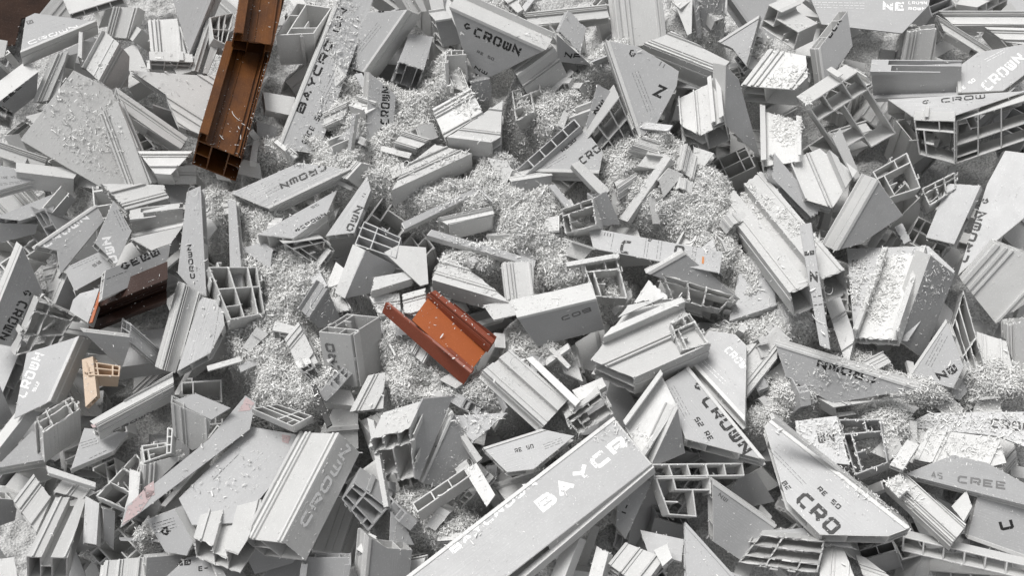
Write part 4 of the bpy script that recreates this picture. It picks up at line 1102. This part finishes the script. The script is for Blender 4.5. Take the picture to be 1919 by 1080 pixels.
for bx, by, rx, ry, h in BLOBS:
    scatter(bx, by, rx, ry, int(rx * ry * .8), False)
for s in SPRINK: scatter(*s[:4], int(s[4] * .9), True)
scatter(850, 640, 55, 45, 50, False)
scatter(960, 540, 1000, 560, 4500, True)
for o in PIECES:                                   # saw burrs clinging to the cut edges
    mw = o.matrix_world; up3 = (mw.to_3x3() @ Vector((0, 0, 1))).normalized()
    me = o.data
    for e in me.edges:
        a, b = mw @ me.vertices[e.vertices[0]].co, mw @ me.vertices[e.vertices[1]].co
        if (a - b).length < .012: continue
        d = (a - b).normalized()
        if r3.random() < .35:
            for _ in range(int((a - b).length / .004 * r3.random() * .5)):
                p = a.lerp(b, r3.random())
                curls.append((p, 0, Vector((r3.uniform(-.5, .5), r3.uniform(-.5, .5), 1)).normalized()))
VV, FF = [], []
for loc, deep, nor in curls:
    L = r3.uniform(.0045, .0125) if deep else r3.uniform(.0015, .005)
    w = r3.uniform(.001, .0023) * (1 if deep else .6)
    ns = 4 if deep else 2
    bend = r3.uniform(-5, 5) / ns
    t = nor.orthogonal().normalized()
    t = Matrix.Rotation(r3.uniform(0, 6.28), 3, nor) @ t
    ax = (nor + Vector((r3.uniform(-1, 1), r3.uniform(-1, 1), r3.uniform(-1, 1))) * (.45 if deep else .25)).normalized()
    if deep: t = (t + nor * r3.uniform(-.25, .45)).normalized()
    flat = r3.random() < .72
    side = ax.cross(t).normalized() if flat else ax
    if flat and deep: ax = (ax.cross(t).normalized() if r3.random() < .5 else ax)
    p = loc + nor * (.0006 if not deep else .001)
    base = len(VV)
    tw = Matrix.Rotation(bend, 3, ax)
    for s in range(ns + 1):
        VV.append(tuple(p + side * w / 2)); VV.append(tuple(p - side * w / 2 + nor * .0003))
        p = p + t * (L / ns); t = tw @ t
        if not deep: side = (tw @ side)
    for s in range(ns):
        a = base + 2 * s
        FF.append((a, a + 1, a + 3, a + 2))
def ribbon(p, t, side, nor, L, w, ns, ax, bend, taper=False):
    base = len(VV)
    tw = Matrix.Rotation(bend, 3, ax)
    for k in range(ns + 1):
        ww = w * (1 - .6 * abs(k / ns * 2 - 1)) if taper else w
        VV.append(tuple(p + side * ww / 2)); VV.append(tuple(p - side * ww / 2))
        p = p + t * (L / ns); t = tw @ t; side = (tw @ side)
    for k in range(ns):
        a = base + 2 * k
        FF.append((a, a + 1, a + 3, a + 2))
for _ in range(2400):                              # larger flakes and long strings among the shavings
    bx, by, rx, ry, h = BLOBS[r3.randrange(len(BLOBS))] if r3.random() < .9 else (960, 540, 950, 530, 0)
    a = r3.uniform(0, 6.283); q = r3.random() ** .5 * 1.2
    d = drop(bx + math.cos(a) * rx * q, by + math.sin(a) * ry * q)
    if not d: continue
    loc, nor, g_ = d
    if g_ != 1 and r3.random() < .85: continue
    if nor.z < 0: nor = -nor
    t = (Matrix.Rotation(r3.uniform(0, 6.28), 3, nor) @ nor.orthogonal().normalized() + nor * r3.uniform(0, .4)).normalized()
    side = nor.cross(t).normalized()
    if r3.random() < .12: ribbon(loc + nor * .003, t, side, nor, r3.uniform(.02, .05), .0010, 12, (nor + side * r3.uniform(-1, 1)).normalized(), r3.uniform(-.5, .5))
    else: ribbon(loc + nor * .0025, t, side, nor, r3.uniform(.004, .011), r3.uniform(.0015, .0035), 3, side, r3.uniform(-.5, .2), True)
sh = mesh_obj('plastic_shavings', VV, FF, M['shav'], fix=False)
sh['kind'] = 'stuff'; sh['label'] = 'curly white plastic shavings and sawdust strewn between the offcuts'; sh['category'] = 'shavings'
print('curls', len(curls), 'objects', len(bpy.data.objects))
